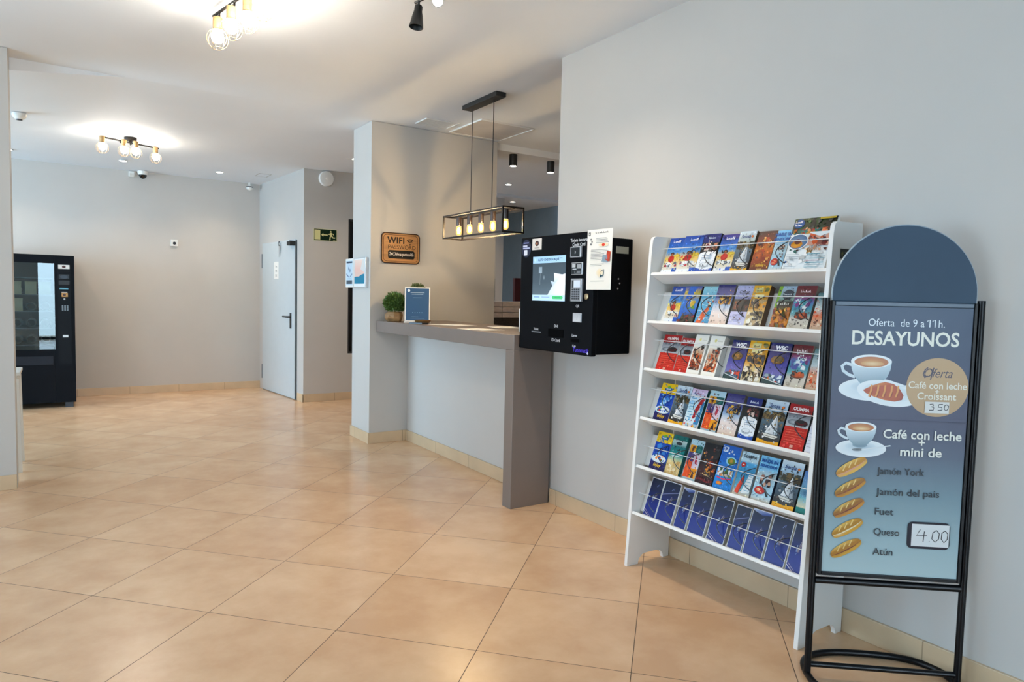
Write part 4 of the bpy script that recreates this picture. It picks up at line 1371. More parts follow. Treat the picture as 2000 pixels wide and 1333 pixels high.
# round offer badge
a.ell(0.774, 0.71, 0.224, 0.108, 'c3a27a', 'c0a07a', n=48)
a.fit('Oferta', 0.675, 0.878, 0.747, 0.032, '3b3548', shear=0.35)
a.stroke([(0.70, 0.782), (0.68, 0.774), (0.668, 0.758), (0.68, 0.745), (0.70, 0.752)], 0.004, '3b3548').stroke([(0.742, 0.782), (0.722, 0.738)], 0.004, '3b3548')
a.fit('Café con leche', 0.566, 0.986, 0.705, 0.0245, 'eee9da', bold=0.014).text('+', 0.775, 0.684, 0.03, 'eee9da', bold=0.01)
a.fit('Croissant', 0.634, 0.914, 0.665, 0.0245, 'eee9da', bold=0.014)
for i in range(64):
    u = 0.045 + 0.945 * i / 63
    a.rect(u, 0.582, u + 0.008, 0.5845, '4a4c60')
coffee(0.2335, 0.5216, 0.275)
a.fit('Café con leche', 0.401, 0.969, 0.517, 0.0315, 'f1f1e8', bold=0.02).text('+', 0.684, 0.49, 0.042, 'f1f1e8', bold=0.02).fit('mini de', 0.532, 0.834, 0.453, 0.0315, 'f1f1e8', bold=0.02)


def baguette(cx, cy, rot, c1, c2, fill, k=1.0):
    A = aw / ah
    L_, H_ = 0.128 * k, 0.043 * k
    cr_, sr_ = math.cos(rot), math.sin(rot)

    def P(x, y):
        return (cx + (x * cr_ - y * sr_), cy + (x * sr_ + y * cr_) * A)
    lo = [P(L_ * math.cos(t_), -H_ * 0.9 * abs(math.sin(t_)) ** 0.8 - 0.006) for t_ in [PI * i / 12 for i in range(13)]]
    a.poly([P(L_, 0)] + lo[1:-1] + [P(-L_, 0), P(-L_ * 0.5, 0.01), P(L_ * 0.5, 0.01)], [c2] + [c1] * 11 + [c2, fill, fill])
    a.poly([P(-L_ * 0.97, -0.004), P(-L_ * 0.5, -0.016), P(0, -0.02), P(L_ * 0.5, -0.016), P(L_ * 0.97, -0.002), P(L_ * 0.8, 0.012), P(-L_ * 0.8, 0.012)], fill)
    up = [P(L_ * math.cos(t_), H_ * 1.1 * abs(math.sin(t_)) ** 0.8) for t_ in [PI * i / 14 for i in range(15)]]
    a.poly(up + [P(-L_ * 0.5, -0.01), P(L_ * 0.5, -0.01)], [c2] * 4 + [c1] * 4 + ['e9c56a'] * 3 + [c1] * 2 + [c2] * 2 + [c2, c2])
    for x in (-0.05, 0.0, 0.05):
        a.stroke([P(x - 0.02, 0.006), P(x + 0.02, H_ * 0.85)], 0.004, 'edcf86')


for i, (c1, c2, fl) in enumerate((('e6b658', 'c68c38', 'd99a8c'), ('c98f38', '9c6a2a', '7c3a30'), ('c98c3c', '9a662c', '6e332c'), ('dba23a', 'b98430', 'f0e6c4'), ('d9a444', 'b47c32', '7a4030'))):
    baguette(0.181 - 0.0025 * i, 0.402 - 0.077 * i, 0.56, c1, c2, fl)
for s_, v, u1 in (('Jamón York', 0.381, 0.716), ('Jamón del pais', 0.303, 0.834), ('Fuet', 0.228, 0.509), ('Queso', 0.151, 0.56), ('Atún', 0.076, 0.519)):
    a.fit(s_, 0.372, u1, v, 0.0255, '1c222a', bold=0.004)
a.build('menu_print', printed('menu_print', 0.32), st, sp_(-aw / 2, -0.0084, b0 + 0.0145), su, (0, 0, 1), 0.0004)

a = Art(0.0815, 0.041)
a.rect(0, 0, 1, 1, 'f2f1ee')
for pts in ([(0.2, 0.76), (0.34, 0.8), (0.36, 0.64), (0.26, 0.56), (0.38, 0.48), (0.36, 0.28), (0.18, 0.26)], [(0.74, 0.8), (0.58, 0.78), (0.56, 0.54), (0.7, 0.54), (0.72, 0.32), (0.54, 0.26)], [(0.9, 0.78), (0.82, 0.7), (0.8, 0.4), (0.88, 0.26), (0.96, 0.4), (0.97, 0.68), (0.9, 0.78)]):
    a.stroke(pts, 0.0026, '33343c')
a.build('price_label', MPRINT, st, sp_(-aw / 2 + aw * 0.691, -0.0105, b0 + 0.0145 + ah * 0.6155), su, (0, 0, 1), 0.001, label='small white label with a hand-written 3 50')
a = Art(0.145, 0.098)
a.rrect(0.0, 0.0, 1, 1, 0.12, '2c2636')
a.rect(0.1, 0.09, 0.98, 0.92, 'eef0f1')
for pts in ([(0.3, 0.72), (0.22, 0.48), (0.46, 0.5)], [(0.4, 0.66), (0.38, 0.26)], [(0.52, 0.3), (0.53, 0.28)], [(0.68, 0.72), (0.6, 0.62), (0.58, 0.4), (0.66, 0.27), (0.74, 0.4), (0.75, 0.6), (0.68, 0.72)], [(0.88, 0.72), (0.81, 0.62), (0.8, 0.4), (0.87, 0.27), (0.94, 0.4), (0.95, 0.6), (0.88, 0.72)]):
    a.stroke(pts, 0.003, '2b2c34')
a.build('price_label', MPRINT, st, sp_(-aw / 2 + aw * 0.62, -0.0105, b0 + 0.0145 + ah * 0.108), su, (0, 0, 1), 0.001, label='white label in a dark frame with a hand-written 4.00')

# ------------------------------------------------------------------ lamps
WARM = 'ffd9a8'
BULBM = glow('lit_bulb', 'fff3e2', BULB)
FILM = glow('hot_filament', 'ffd9a0', PEND)
PENDM = D.materials.new('amber_bulb_glass')
PENDM.use_nodes = True
n = PENDM.node_tree
for q in list(n.nodes):
    n.nodes.remove(q)
out = n.nodes.new('ShaderNodeOutputMaterial')
mx = n.nodes.new('ShaderNodeMixShader')
tr = n.nodes.new('ShaderNodeBsdfTransparent')
em = n.nodes.new('ShaderNodeEmission')
em.inputs['Color'].default_value = (*lin('ffb960'), 1)
em.inputs['Strength'].default_value = 2.6
mx.inputs[0].default_value = 0.45
n.links.new(tr.outputs[0], mx.inputs[1])
n.links.new(em.outputs[0], mx.inputs[2])
n.links.new(mx.outputs[0], out.inputs['Surface'])
DOWNM = glow('lit_downlight', 'fff0dc', DOWN)
OAK = mat('oak_wood', 'c79f68', 0.5, var=0.12, scale=10, stretch=(1, 1, 12))
BRONZE = mat('dark_bronze', '17110c', 0.4, var=0.1, spec=0.3)
CAGE = mat('gilt_wire', '8a7350', 0.3, metal=0.6)


def bar_lamp(label, canopy, ends, heads, ztop, zb, BULBM=BULBM):
    c = Vector((canopy[0], canopy[1], ztop))
    t = thing('ceiling_bar_lamp', label, 'lamp', c, 0, 'bar lamps on the ceiling')
    MB().lathe([(0.055, -0.028), (0.058, -0.02), (0.058, 0)], (0, 0, 0), (0, 0, 1), 28).build('ceiling_plate', BRONZE, t, True)
    zbar = -0.05
    e0, e1 = [Vector((e[0], e[1], 0)) - Vector((c.x, c.y, 0)) for e in ends]
    MB().tube([(e0.x, e0.y, zbar), (e1.x, e1.y, zbar)], 0.008, 10).build('bar', BRONZE, t, True)
    MB().tube([(0, 0, -0.02), (0, 0, zbar)], 0.014, 10).build('stem', BRONZE, t, True)
    dv_ = (e1 - e0).normalized()
    for hx, hy in heads:
        p = Vector((hx, hy, 0)) - Vector((c.x, c.y, 0))
        q = e0 + dv_ * (p - e0).dot(dv_)
        zb_ = zb - ztop
        k = (p - q)
        mid_ = Vector((p.x * 0.8 + q.x * 0.2, p.y * 0.8 + q.y * 0.2, zb_ + 0.075))
        h = MB().tube([(q.x, q.y, zbar), (q.x, q.y, zbar - 0.02), (mid_.x, mid_.y, zb_ + 0.1)], 0.006, 8).build('arm', BRONZE, t, True)
        MB().lathe([(0.021, 0.04), (0.024, 0.044), (0.024, 0.1), (0.02, 0.104)], (p.x, p.y, zb_), (0, 0, 1), 20).build('lamp_holder', OAK, t, True, label='pale wooden lamp holder')
        MB().lathe([(0.003, -0.036), (0.02, -0.03), (0.032, -0.012), (0.034, 0.004), (0.027, 0.024), (0.016, 0.04)], (p.x, p.y, zb_), (0, 0, 1), 20).build('bulb', BULBM, t, True)
        cg = MB()
        for m in range(4):
            an = PI * m / 4
            cg.tube([(p.x + 0.056 * math.sin(s_) * math.cos(an), p.y + 0.056 * math.sin(s_) * math.sin(an), zb_ - 0.012 + 0.056 * math.cos(s_)) for s_ in [-2.6 + 5.2 * i / 18 for i in range(19)]], 0.0011, 5)
        cg.tube([(p.x + 0.028 * math.cos(s_), p.y + 0.028 * math.sin(s_), zb_ - 0.061) for s_ in [2 * PI * i / 16 for i in range(16)]], 0.0012, 5, closed=True)
        cg.tube([(p.x + 0.024 * math.cos(s_), p.y + 0.024 * math.sin(s_), zb_ + 0.038) for s_ in [2 * PI * i / 16 for i in range(16)]], 0.003, 5, closed=True)
        cg.build('wire_cage', CAGE, t, True)
    return t


bar_lamp('ceiling bar with four wooden bulb holders near the far wall', (0.648, 8.135), ((0.376, 8.0), (0.92, 8.27)),
         [(0.392, 7.985), (0.582, 8.03), (0.688, 8.05), (0.886, 8.225)], 2.93, 2.782, glow('lit_bulb_far', 'fff3e2', BULB * 0.6))
bar_lamp('ceiling bar with four caged bulbs cut by the top edge of the picture', (0.805, 3.88), ((0.745, 4.19), (0.865, 3.57)),
         [(0.751, 4.108), (0.782, 3.91), (0.829, 3.758), (0.85, 3.543)], CEIL - 0.001, 2.77)

# spot bar: one black cone, one lit head facing the room
c = Vector((1.60, 3.25, CEIL - 0.001))
t = thing('ceiling_spot_lamp', 'black ceiling spot bar with a cone shade and a lit head', 'lamp', c)
MB().tube([(-0.02, 0.12, -0.045), (0.03, -0.14, -0.045)], 0.007, 10).build('bar', BLACKM, t, True)
MB().lathe([(0.05, -0.045), (0.055, -0.04), (0.055, 0)], (0, 0, 0), (0, 0, 1), 28).build('ceiling_plate', BLACKM, t, True)
hd = MB().tube([(-0.016, 0.085, -0.045), (-0.016, 0.085, -0.075)], 0.006, 8)
ax = Vector((-0.14, -0.05, -1)).normalized()
hd.lathe([(0.017, 0), (0.021, 0.006), (0.021, 0.03), (0.027, 0.055), (0.037, 0.115), (0.034, 0.115), (0.02, 0.06)], (-0.016, 0.085, -0.07), ax, 24)
hd.build('cone_shade', BLACKM, t, True)
hd = MB().tube([(0.018, -0.07, -0.045), (0.018, -0.07, -0.08)], 0.006, 8)
hd.lathe([(0.022, 0), (0.026, 0.02), (0.03, 0.05)], (0.03, -0.03, -0.07), Vector((-0.35, -0.9, -0.45)), 20)
hd.build('lamp_head', BLACKM, t, True)
MB().lathe([(0.026, 0), (0.024, 0.006), (0.002, 0.01)], Vector((0.03, -0.03, -0.07)) + Vector((-0.35, -0.9, -0.45)).normalized() * 0.049, Vector((-0.35, -0.9, -0.45)), 20).build('bulb', BULBM, t, True)

# pendant over the counter
PX0, PX1, PY0, PY1, PZ0, PZ1 = 2.752, 2.948, 4.318, 5.262, 1.87, 2.066
c = Vector(((PX0 + PX1) / 2, (PY0 + PY1) / 2, PZ0))
t = thing('pendant_lamp', 'black open box-frame pendant lamp with five bulbs above the reception counter', 'lamp', c)
hx, hy, hz, s_ = (PX1 - PX0) / 2, (PY1 - PY0) / 2, PZ1 - PZ0, 0.012
fr = MB()
for x in (-hx, hx - s_):
    for z in (0, hz - s_):
        fr.box(x, x + s_, -hy, hy, z, z + s_)
    for y in (-hy, hy - s_):
        fr.box(x, x + s_, y, y + s_, s_, hz - s_)
for y in (-hy, hy - s_):
    for z in (0, hz - s_):
        fr.box(-hx + s_, hx - s_, y, y + s_, z, z + s_)
fr.build('frame', BRONZE, t)
MB().box(-0.022, 0.022, -hy + s_, hy - s_, hz - 0.014, hz - 0.001).build('socket_rail', BRONZE, t)
cz = CEIL - PZ0
MB().box(-0.045, 0.045, -0.262, 0.262, cz - 0.036, cz - 0.0005).build('ceiling_plate', BLACKM, t, bevel=0.002)
for y in (-0.16, 0.17):
    MB().tube([(0, y, hz - 0.002), (0, y, cz - 0.03)], 0.0032, 8).build('cable', BLACKM, t, True)
for i in range(5):
    y = -0.365 + 0.1825 * i
    MB().lathe([(0.021, hz - 0.085), (0.022, hz - 0.08), (0.022, hz - 0.012)], (0, y, 0), (0, 0, 1), 20).build('socket', mat('dark_socket', '2a1c14', 0.4), t, True)
    z0 = hz - 0.165
    MB().lathe([(0.003, z0), (0.016, z0 + 0.005), (0.0235, z0 + 0.02), (0.0235, z0 + 0.05), (0.019, z0 + 0.075), (0.016, z0 + 0.082)], (0, y, 0), (0, 0, 1), 20).build('bulb', PENDM, t, True)
    MB().lathe([(0.006, z0 + 0.018), (0.011, z0 + 0.026), (0.011, z0 + 0.05), (0.005, z0 + 0.066)], (0, y, 0), (0, 0, 1), 12).build('filament', FILM, t, True)


def spot(x, y, z, parent, watts=DOWNW, ang=125):
    l = D.lights.new('downlight_beam', 'SPOT')
    l.energy, l.color, l.spot_size, l.spot_blend, l.shadow_soft_size = watts, (1.0, 0.80, 0.60), math.radians(ang), 1.0, 0.035
    o = D.objects.new('downlight_beam', l)
    COL.objects.link(o)
    o.parent = parent
    o.location = (x, y, z)


def downlight(x, y, z, where, watts=DOWNW):
    t = thing('recessed_downlight', 'small round lit recessed downlight ' + where, 'lamp', (x, y, z), 0, 'recessed downlights')
    MB().lathe([(0.036, 0), (0.038, -0.005), (0.048, -0.006), (0.05, 0.0), (0.036, 0.001)], (0, 0, 0), (0, 0, 1), 28).build('trim_ring', PLAST, t, True)
    MB().lathe([(0.037, -0.004), (0.037, -0.001)], (0, 0, 0), (0, 0, 1), 24).build('lens', DOWNM, t)
    spot(0, 0, -0.012, t, watts)


downlight(-0.433, 9.55, 2.8975, 'above the vending machine')
downlight(0.674, 9.44, 2.8995, 'below the far bar lamp')
downlight(1.77, 9.58, 2.9155, 'left of the small ceiling vent')
downlight(2.852, 7.76, 2.9495, 'above the white round siren')
downlight(5.02, 7.74, 2.8855, 'over the office, left of the black cylinders')
downlight(5.82, 8.85, 2.8475, 'over the back corridor')
downlight(1.95, 2.9, CEIL - 0.0005, 'over the gap between kiosk and rack', WALLW)
for x, y, wh in ((4.02, 6.07 + 0.05, 'left of two black cylinder spots on the office ceiling'), (4.545, 6.165, 'right of two black cylinder spots beside the tall wall')):
    t = thing('cylinder_spot', wh, 'lamp', (x, y, 2.8878), 0, 'cylinder spots')
    MB().lathe([(0.034, -0.115), (0.04, -0.12), (0.042, -0.118), (0.042, 0)], (0, 0, 0), (0, 0, 1), 24).build('body', BLACKM, t, True)
    MB().lathe([(0.033, -0.1215), (0.033, -0.1195)], (0, 0, 0), (0, 0, 1), 20).build('lens', glow('lit_spot_lens', 'fff0dc', 14.0), t)

# ------------------------------------------------------------------ things on the ceiling and the walls
t = thing('smoke_detector', 'white round smoke detector on the ceiling at the left', 'detector', (-0.25, 7.38, 2.871))
MB().lathe([(0.02, -0.05), (0.035, -0.045), (0.05, -0.028), (0.055, -0.014), (0.055, 0)], (0, 0, 0), (0, 0, 1), 24).build('cover', PLAST, t, True)
MB().lathe([(0.022, -0.056), (0.024, -0.048)], (0, 0, 0), (0, 0, 1), 18).build('sensor', DARKP, t, True)
t = thing('dome_camera', 'white dome camera with a black eye at the top of the far wall', 'camera', (0.944, 10.15, 2.9085))
MB().lathe([(0.055, -0.05), (0.062, -0.02), (0.06, 0)], (0, 0, 0), (0, 0, 1), 24).build('housing', PLAST, t, True)
MB().lathe([(0.004, -0.098), (0.026, -0.09), (0.043, -0.07), (0.049, -0.05)], (0, 0, 0), (0, 0, 1), 24).build('dome', mat('smoked_dome', '0a0b0d', 0.1), t, True)
t = thing('motion_sensor', 'small white box sensor high on the far wall beside the dome camera', 'sensor', (0.824, 10.27, 2.835))
MB().box(-0.033, 0.033, -0.05, -0.0005, 0, 0.07).build('housing', PLAST, t, bevel=0.008)
MB().box(-0.022, 0.022, -0.0535, -0.05, 0.008, 0.04).build('lens', mat('frosted_lens', 'd6d4cc', 0.3), t)
t = thing('corner_camera', 'small white camera with a dark collar near the top right of the far wall', 'camera', (2.27, 10.17, 2.912))
MB().tube([(0, 0, 0), (0, 0, -0.05)], 0.014, 10).build('stem', PLAST, t, True)
MB().lathe([(0.01, -0.11), (0.035, -0.1), (0.046, -0.075), (0.042, -0.055), (0.02, -0.045)], (0, 0, 0), (0, 0, 1), 22).build('ball', PLAST, t, True)
MB().lathe([(0.043, -0.072), (0.047, -0.07), (0.044, -0.058)], (0, 0, 0), (0, 0, 1), 22).build('collar', DARKP, t, True)
GR = mat('grille_grey', 'b9b8b4', 0.5)


def vent(name, label, o, U, V, u, v, n, frame_m, slat_m):
    o, U, V = Vector(o), Vector(U).normalized(), Vector(V).normalized()
    t = thing(name, label, 'vent', o)
    f = MB()
    b_ = 0.014
    dz = Vector((0, 0, -0.008))
    f.obox((0, 0, 0), U * u, V * b_, dz).obox(V * (v - b_), U * u, V * b_, dz).obox(V * b_, U * b_, V * (v - 2 * b_), dz).obox(V * b_ + U * (u - b_), U * b_, V * (v - 2 * b_), dz)
    f.build('frame', frame_m, t)
    for i in range(n):
        q = b_ + (v - 2 * b_) * (i + 0.5) / n
        MB().obox(V * (q - 0.004) + U * b_, U * (u - 2 * b_), V * 0.008 + dz * 0.4, dz * 0.2).build('slat', slat_m, t)
    return t


vent('air_grille', 'white slatted air grille on the ceiling beside the partition wall', (2.742, 5.58, CEIL - 0.0005), (1, 0, 0), (0, 1, 0), 0.33, 0.235, 8, PLAST, PLAST)
vent('small_vent', 'small square vent on the ceiling left of the door corner', (2.2, 9.33, 2.925), (1, 0, 0), (0, 1, 0), 0.16, 0.26, 4, GR, GR)
t = thing('ceiling_hatch', 'square access hatch in the ceiling behind the pendant lamp', 'hatch', (3.14, 5.30, CEIL - 0.0005))
MB().box(0.012, 0.56, 0.012, 0.588, -0.006, 0).build('panel', mat('hatch_board', 'd0cac4', 0.45), t)
MB().box(0, 0.012, 0, 0.60, -0.012, 0).box(0.012, 0.572, 0, 0.012, -0.012, 0).box(0.012, 0.572, 0.588, 0.60, -0.012, 0).box(0.56, 0.572, 0.012, 0.588, -0.012, 0).build('rim', PLAST, t)

t = thing('wall_siren', 'white round alarm siren on the wall above the exit sign', 'alarm', (2.856, 8.65, 2.83))
MB().lathe([(0.095, 0), (0.095, 0.03), (0.088, 0.04), (0.06, 0.046), (0.003, 0.047)], (0, -0.0005, 0), (0, -1, 0), 32).build('housing', PLAST, t, True)
MB().lathe([(0.02, 0.044), (0.018, 0.05), (0.002, 0.051)], (0, 0, 0), (0, -1, 0), 16).build('cap', PAPER, t, True)

t = thing('exit_sign', 'green emergency exit sign with a running figure and an arrow', 'sign', (2.70, 8.65, 2.05))
MB().box(0, 0.302, -0.006, -0.0005, 0, 0.152).build('plate', mat('pale_sign_edge', 'd9d8b0', 0.4), t)
a = Art(0.29, 0.14)
GN, YL = '123f26', 'e3dfae'
a.rect(0, 0, 1, 1, GN).rect(0.02, 0.06, 0.27, 0.93, YL)
a.poly([(0.31, 0.5), (0.4, 0.66), (0.4, 0.55), (0.6, 0.55), (0.6, 0.45), (0.4, 0.45), (0.4, 0.34)], YL)
a.ell(0.735, 0.83, 0.035, 0.072, YL)
a.stroke([(0.73, 0.72), (0.77, 0.42)], 0.026, YL).stroke([(0.75, 0.68), (0.68, 0.56), (0.62, 0.6)], 0.011, YL).stroke([(0.76, 0.66), (0.86, 0.6), (0.88, 0.46)], 0.011, YL)
a.stroke([(0.765, 0.44), (0.71, 0.34), (0.7, 0.1), (0.67, 0.1)], 0.015, YL).stroke([(0.775, 0.44), (0.84, 0.28), (0.93, 0.28)], 0.015, YL).rect(0.84, 0.04, 0.95, 0.08, YL)
a.build('pictogram', PRINT, t, (0.006, -0.0065, 0.006), (1, 0, 0), (0, 0, 1))

t = thing('wall_sensor', 'small white square sensor with a dark dot on the far wall', 'sensor', (1.32, 10.27, 2.015))
MB().box(-0.045, 0.045, -0.028, -0.0005, -0.045, 0.045).build('housing', PLAST, t, bevel=0.006)
MB().lathe([(0.02, 0), (0.018, 0.006), (0.002, 0.008)], (0, -0.028, -0.004), (0, -1, 0), 18).build('lens', DARKP, t, True)

# wooden wifi sign
t = thing('wifi_sign', 'wooden wifi password sign with a black strip on the partition wall', 'sign', (2.493, 5.98, 1.682))
wd, hg = 0.382, 0.277
rp_ = []
for cx, cz_, a0 in ((wd - 0.035, 0.035, -PI / 2), (wd - 0.035, hg - 0.035, 0), (0.035, hg - 0.035, PI / 2), (0.035, 0.035, PI)):
    rp_ += [(cx + 0.035 * math.cos(a0 + PI / 2 * i / 5), cz_ + 0.035 * math.sin(a0 + PI / 2 * i / 5)) for i in range(6)]
WOODS = mat('honey_wood', 'b9834c', 0.5, var=0.2, scale=7, stretch=(1.5, 1.5, 14))
MB().prism(rp_, (0, -0.0005, 0), (1, 0, 0), (0, 0, 1), (0, -0.014, 0)).build('board', WOODS, t, bevel=0.002)
a = Art(wd, hg)
BR = '33200f'
rim = [(p_[0] / wd, p_[1] / hg) for p_ in rp_]
ins = [((x - 0.5) * 0.9 + 0.5, (y - 0.5) * 0.88 + 0.5) for x, y in rim]
a.stroke(rim + rim[:2], 0.010, '4a2e16').stroke(ins + ins[:2], 0.004, '5a3a1e')
a.text('WIFI', 0.375, 0.665, 0.082, BR, bold=0.03, space=1.06).text('PASSWORD', 0.53, 0.475, 0.0545, BR, sx=0.98, bold=-0.006)
for r in (0.016, 0.03, 0.044):
    a.ring(0.745, 0.655, r - 0.004, r + 0.0045, BR, PI * 0.24, PI * 0.76, 14)
a.ell(0.745, 0.645, 0.017, 0.023, BR)
a.rrect(0.165, 0.15, 0.87, 0.43, 0.05, '17110e')
a.text('24CHwarpetcuida', 0.515, 0.255, 0.042, 'efe9e0', shear=0.2, sx=0.8, bold=0.01)
a.build('lettering', MPRINT, t, (0, -0.0147, 0), (1, 0, 0), (0, 0, 1), 0.0002)

# posters on the end of the partition wall
PF = mat('silver_poster_frame', 'c9cdd0', 0.35, metal=0.3)
t = thing('pink_poster', 'framed poster, pale pink above a turquoise wave, on the partition end', 'poster', (2.392, 6.03, 1.448))
MB().box(-0.03, -0.0005, 0, 0.292, 0, 0.278).build('frame', PF, t, bevel=0.003)
a = Art(0.274, 0.26)
a.rect(0, 0, 1, 1, 'eef0f0')
a.grad(0.04, 0.1, 0.96, 0.97, [(0, 'e9d2c8'), (0.6, 'edc9be'), (1, 'f0ddd2')])
a.poly([(0.04, 0.1), (0.96, 0.1), (0.96, 0.46), (0.7, 0.43), (0.45, 0.36), (0.2, 0.36), (0.04, 0.34)], '1a93ae')
a.poly([(0.6, 0.62), (0.96, 0.5), (0.96, 0.97), (0.8, 0.97)], 'e3e0dc')
a.build('print', MPRINT, t, (-0.0305, 0.283, 0.009), (0, -1, 0), (0, 0, 1), 0.0003)
t = thing('hygiene_poster', 'white framed notice with a blue picture overhanging the partition corner', 'poster', (2.392, 6.324, 1.448))
MB().box(-0.034, -0.004, 0, 0.212, 0, 0.278).build('frame', PLAST, t, bevel=0.004)
a = Art(0.17, 0.235)
a.rect(0, 0, 1, 1, 'cfdfea').rect(0.05, 0.9, 0.95, 0.97, '3a4f66').ell(0.5, 0.66, 0.24, 0.17, 'e9eff4', 'c4d6e6').ell(0.42, 0.68, 0.08, 0.08, '6f8aa4').ell(0.6, 0.6, 0.08, 0.08, '7f98b0')
a.poly([(0.05, 0.5), (0.4, 0.36), (0.45, 0.3), (0.05, 0.42)], '6f7fa4').poly([(0.95, 0.5), (0.6, 0.36), (0.55, 0.3), (0.95, 0.42)], '8fa4bc').rect(0.05, 0.05, 0.95, 0.2, '5a6874').rect(0.2, 0.24, 0.8, 0.27, 'a4b8c8')
a.build('print', MPRINT, t, (-0.0345, 0.191, 0.022), (0, -1, 0), (0, 0, 1), 0.0003)

# ------------------------------------------------------------------ on the counter
ZC = 1.146
GRN = mat('boxwood_leaf', '4c6a2a', 0.55, var=0.35, scale=30)
GRN2 = mat('olive_leaf', '5c6638', 0.6, var=0.3, scale=30)
STUMP = mat('raw_wood_pot', '9c7448', 0.65, var=0.3, scale=9, bump=0.5)


def ball_plant(name, label, loc, r, zc_, m, pr, phh, seed, nleaf, lean=0):
    t = thing(name, label, 'plant', loc, 0, 'small potted plants on the counter')
    rg = random.Random(seed)
    p = MB()
    n = 9
    prof_ = [(pr * 0.8, 0), (pr * 1.02, phh * 0.3), (pr * 1.0, phh * 0.7), (pr * 0.72, phh)]
    k0 = 0
    for rr_, h_ in prof_:
        for j in range(n):
            q = rr_ * rg.uniform(0.84, 1.12)
            p.v.append(Vector((q * math.cos(2 * PI * j / n), q * math.sin(2 * PI * j / n), h_ + (rg.uniform(-0.006, 0.006) if 0 < h_ < phh else 0))))
    for i in range(3):
        for j in range(n):
            p.f.append((i * n + j, i * n + (j + 1) % n, (i + 1) * n + (j + 1) % n, (i + 1) * n + j))
    p.f += [tuple(reversed(range(n))), tuple(range(3 * n, 4 * n))]
    p.build('pot', STUMP, t, bevel=0.006)
    lf = MB()
    for i in range(nleaf):
        u_ = rg.uniform(-0.75, 1)
        th_ = rg.uniform(0, 2 * PI)
        s2 = math.sqrt(1 - u_ * u_)
        d = Vector((s2 * math.cos(th_), s2 * math.sin(th_), u_))
        base = Vector((0, 0, zc_)) + d * r * rg.uniform(0.45, 0.86)
        side = d.orthogonal().normalized()
        side = (side * math.cos(rg.uniform(0, 6)) + d.cross(side) * math.sin(rg.uniform(0, 6))).normalized()
        L_ = r * rg.uniform(0.16, 0.32)
        w_ = L_ * 0.33
        tip = base + (d + side * rg.uniform(-0.8, 0.8) + Vector((0, 0, 0.15))).normalized() * L_
        mdd = (base + tip) / 2
        wv = (tip - base).cross(side).normalized() * w_
        up_ = (tip - base).cross(wv).normalized() * w_ * 0.35
        lf.add([base, mdd + wv, tip, mdd - wv, mdd + up_], [(0, 1, 4), (1, 2, 4), (2, 3, 4), (3, 0, 4)])
    core = MB().lathe([(r * 0.1, zc_ - r * 0.6), (r * 0.5, zc_ - r * 0.42), (r * 0.66, zc_), (r * 0.46, zc_ + r * 0.5), (r * 0.02, zc_ + r * 0.66)], (0, 0, 0), (0, 0, 1), 14)
    lf.add(core.v, core.f)
    lf.build('foliage', m, t)
    MB().tube([(0, 0, phh * 0.7), (0, 0, zc_)], 0.008, 8).build('stem', STUMP, t, True)
    return t


ball_plant('potted_plant', 'bright green bushy plant in a raw wood pot at the counter end', (2.545, 5.77, ZC), 0.105, 0.165, GRN, 0.082, 0.088, 3, 1500)
ball_plant('potted_plant', 'taller olive green ball plant behind the blue counter sign', (2.80, 5.83, ZC), 0.085, 0.275, GRN2, 0.055, 0.09, 8, 900)
# blue counter sign (the square code on it is left out)
fv = Vector((-0.43, -0.9, 0)).normalized()
ur = Vector((-fv.y, fv.x, 0))
if ur.x < 0:
    ur = -ur
tilt = (Vector((0, 0, 1)) - fv * 0.12).normalized()
t = thing('counter_sign', 'blue information card in a white frame standing on the counter', 'sign', (2.625, 5.47, ZC))
MB().obox(ur * -0.11 - fv * 0.0 + Vector((0, 0, 0.013)), ur * 0.22, tilt * 0.3, fv * 0.008).build('frame', WHITE, t, bevel=0.0015)
a = Art(0.2, 0.28)
a.rect(0, 0, 1, 1, '4f7396').ell(0.12, 0.93, 0.06, 0.045, 'dfe8f2')
for v, q in ((0.86, 0.3), (0.81, 0.25)):
    a.rect(0.5 - q, v, 0.5 + q, v + 0.014, 'c9d8e6')
a.rect(0.3, 0.7, 0.7, 0.713, '8fa8c0')
for i in range(5):
    a.ell(0.3 + 0.1 * i, 0.24, 0.018, 0.013, '8fb0cc')
a.rect(0.25, 0.1, 0.55, 0.113, 'a9c0d4').rect(0.2, 0.05, 0.8, 0.06, '7f9cb8')
a.build('print', PRINT, t, ur * -0.1 + fv * 0.0083 + Vector((0, 0, 0.023)), ur, tilt, 0.0004)
MB().obox(ur * -0.115 - fv * 0.05, ur * 0.23, fv * 0.1, (0, 0, 0.012)).build('foot', WHITE, t, bevel=0.0015)
t = thing('wooden_tray', 'small oval wooden tray in front of the blue counter sign', 'tray', (2.60, 5.31, ZC + 0.0005))
MB().lathe([(0.04, 0), (0.06, 0.008), (0.072, 0.03), (0.068, 0.03), (0.055, 0.01)], (0, 0, 0), (0, 0, 1), 28).build('bowl', mat('walnut_wood', '8a6236', 0.45, var=0.2, scale=12), t, True)
tag(MB().obox((2.47, 5.30, ZC + 0.0004), (0.05, -0.14, 0), (0.07, 0.03, 0), (0, 0, 0.012)).build('notepad', DARKP), 'dark notepad on the counter below the small wooden tray', 'notepad')
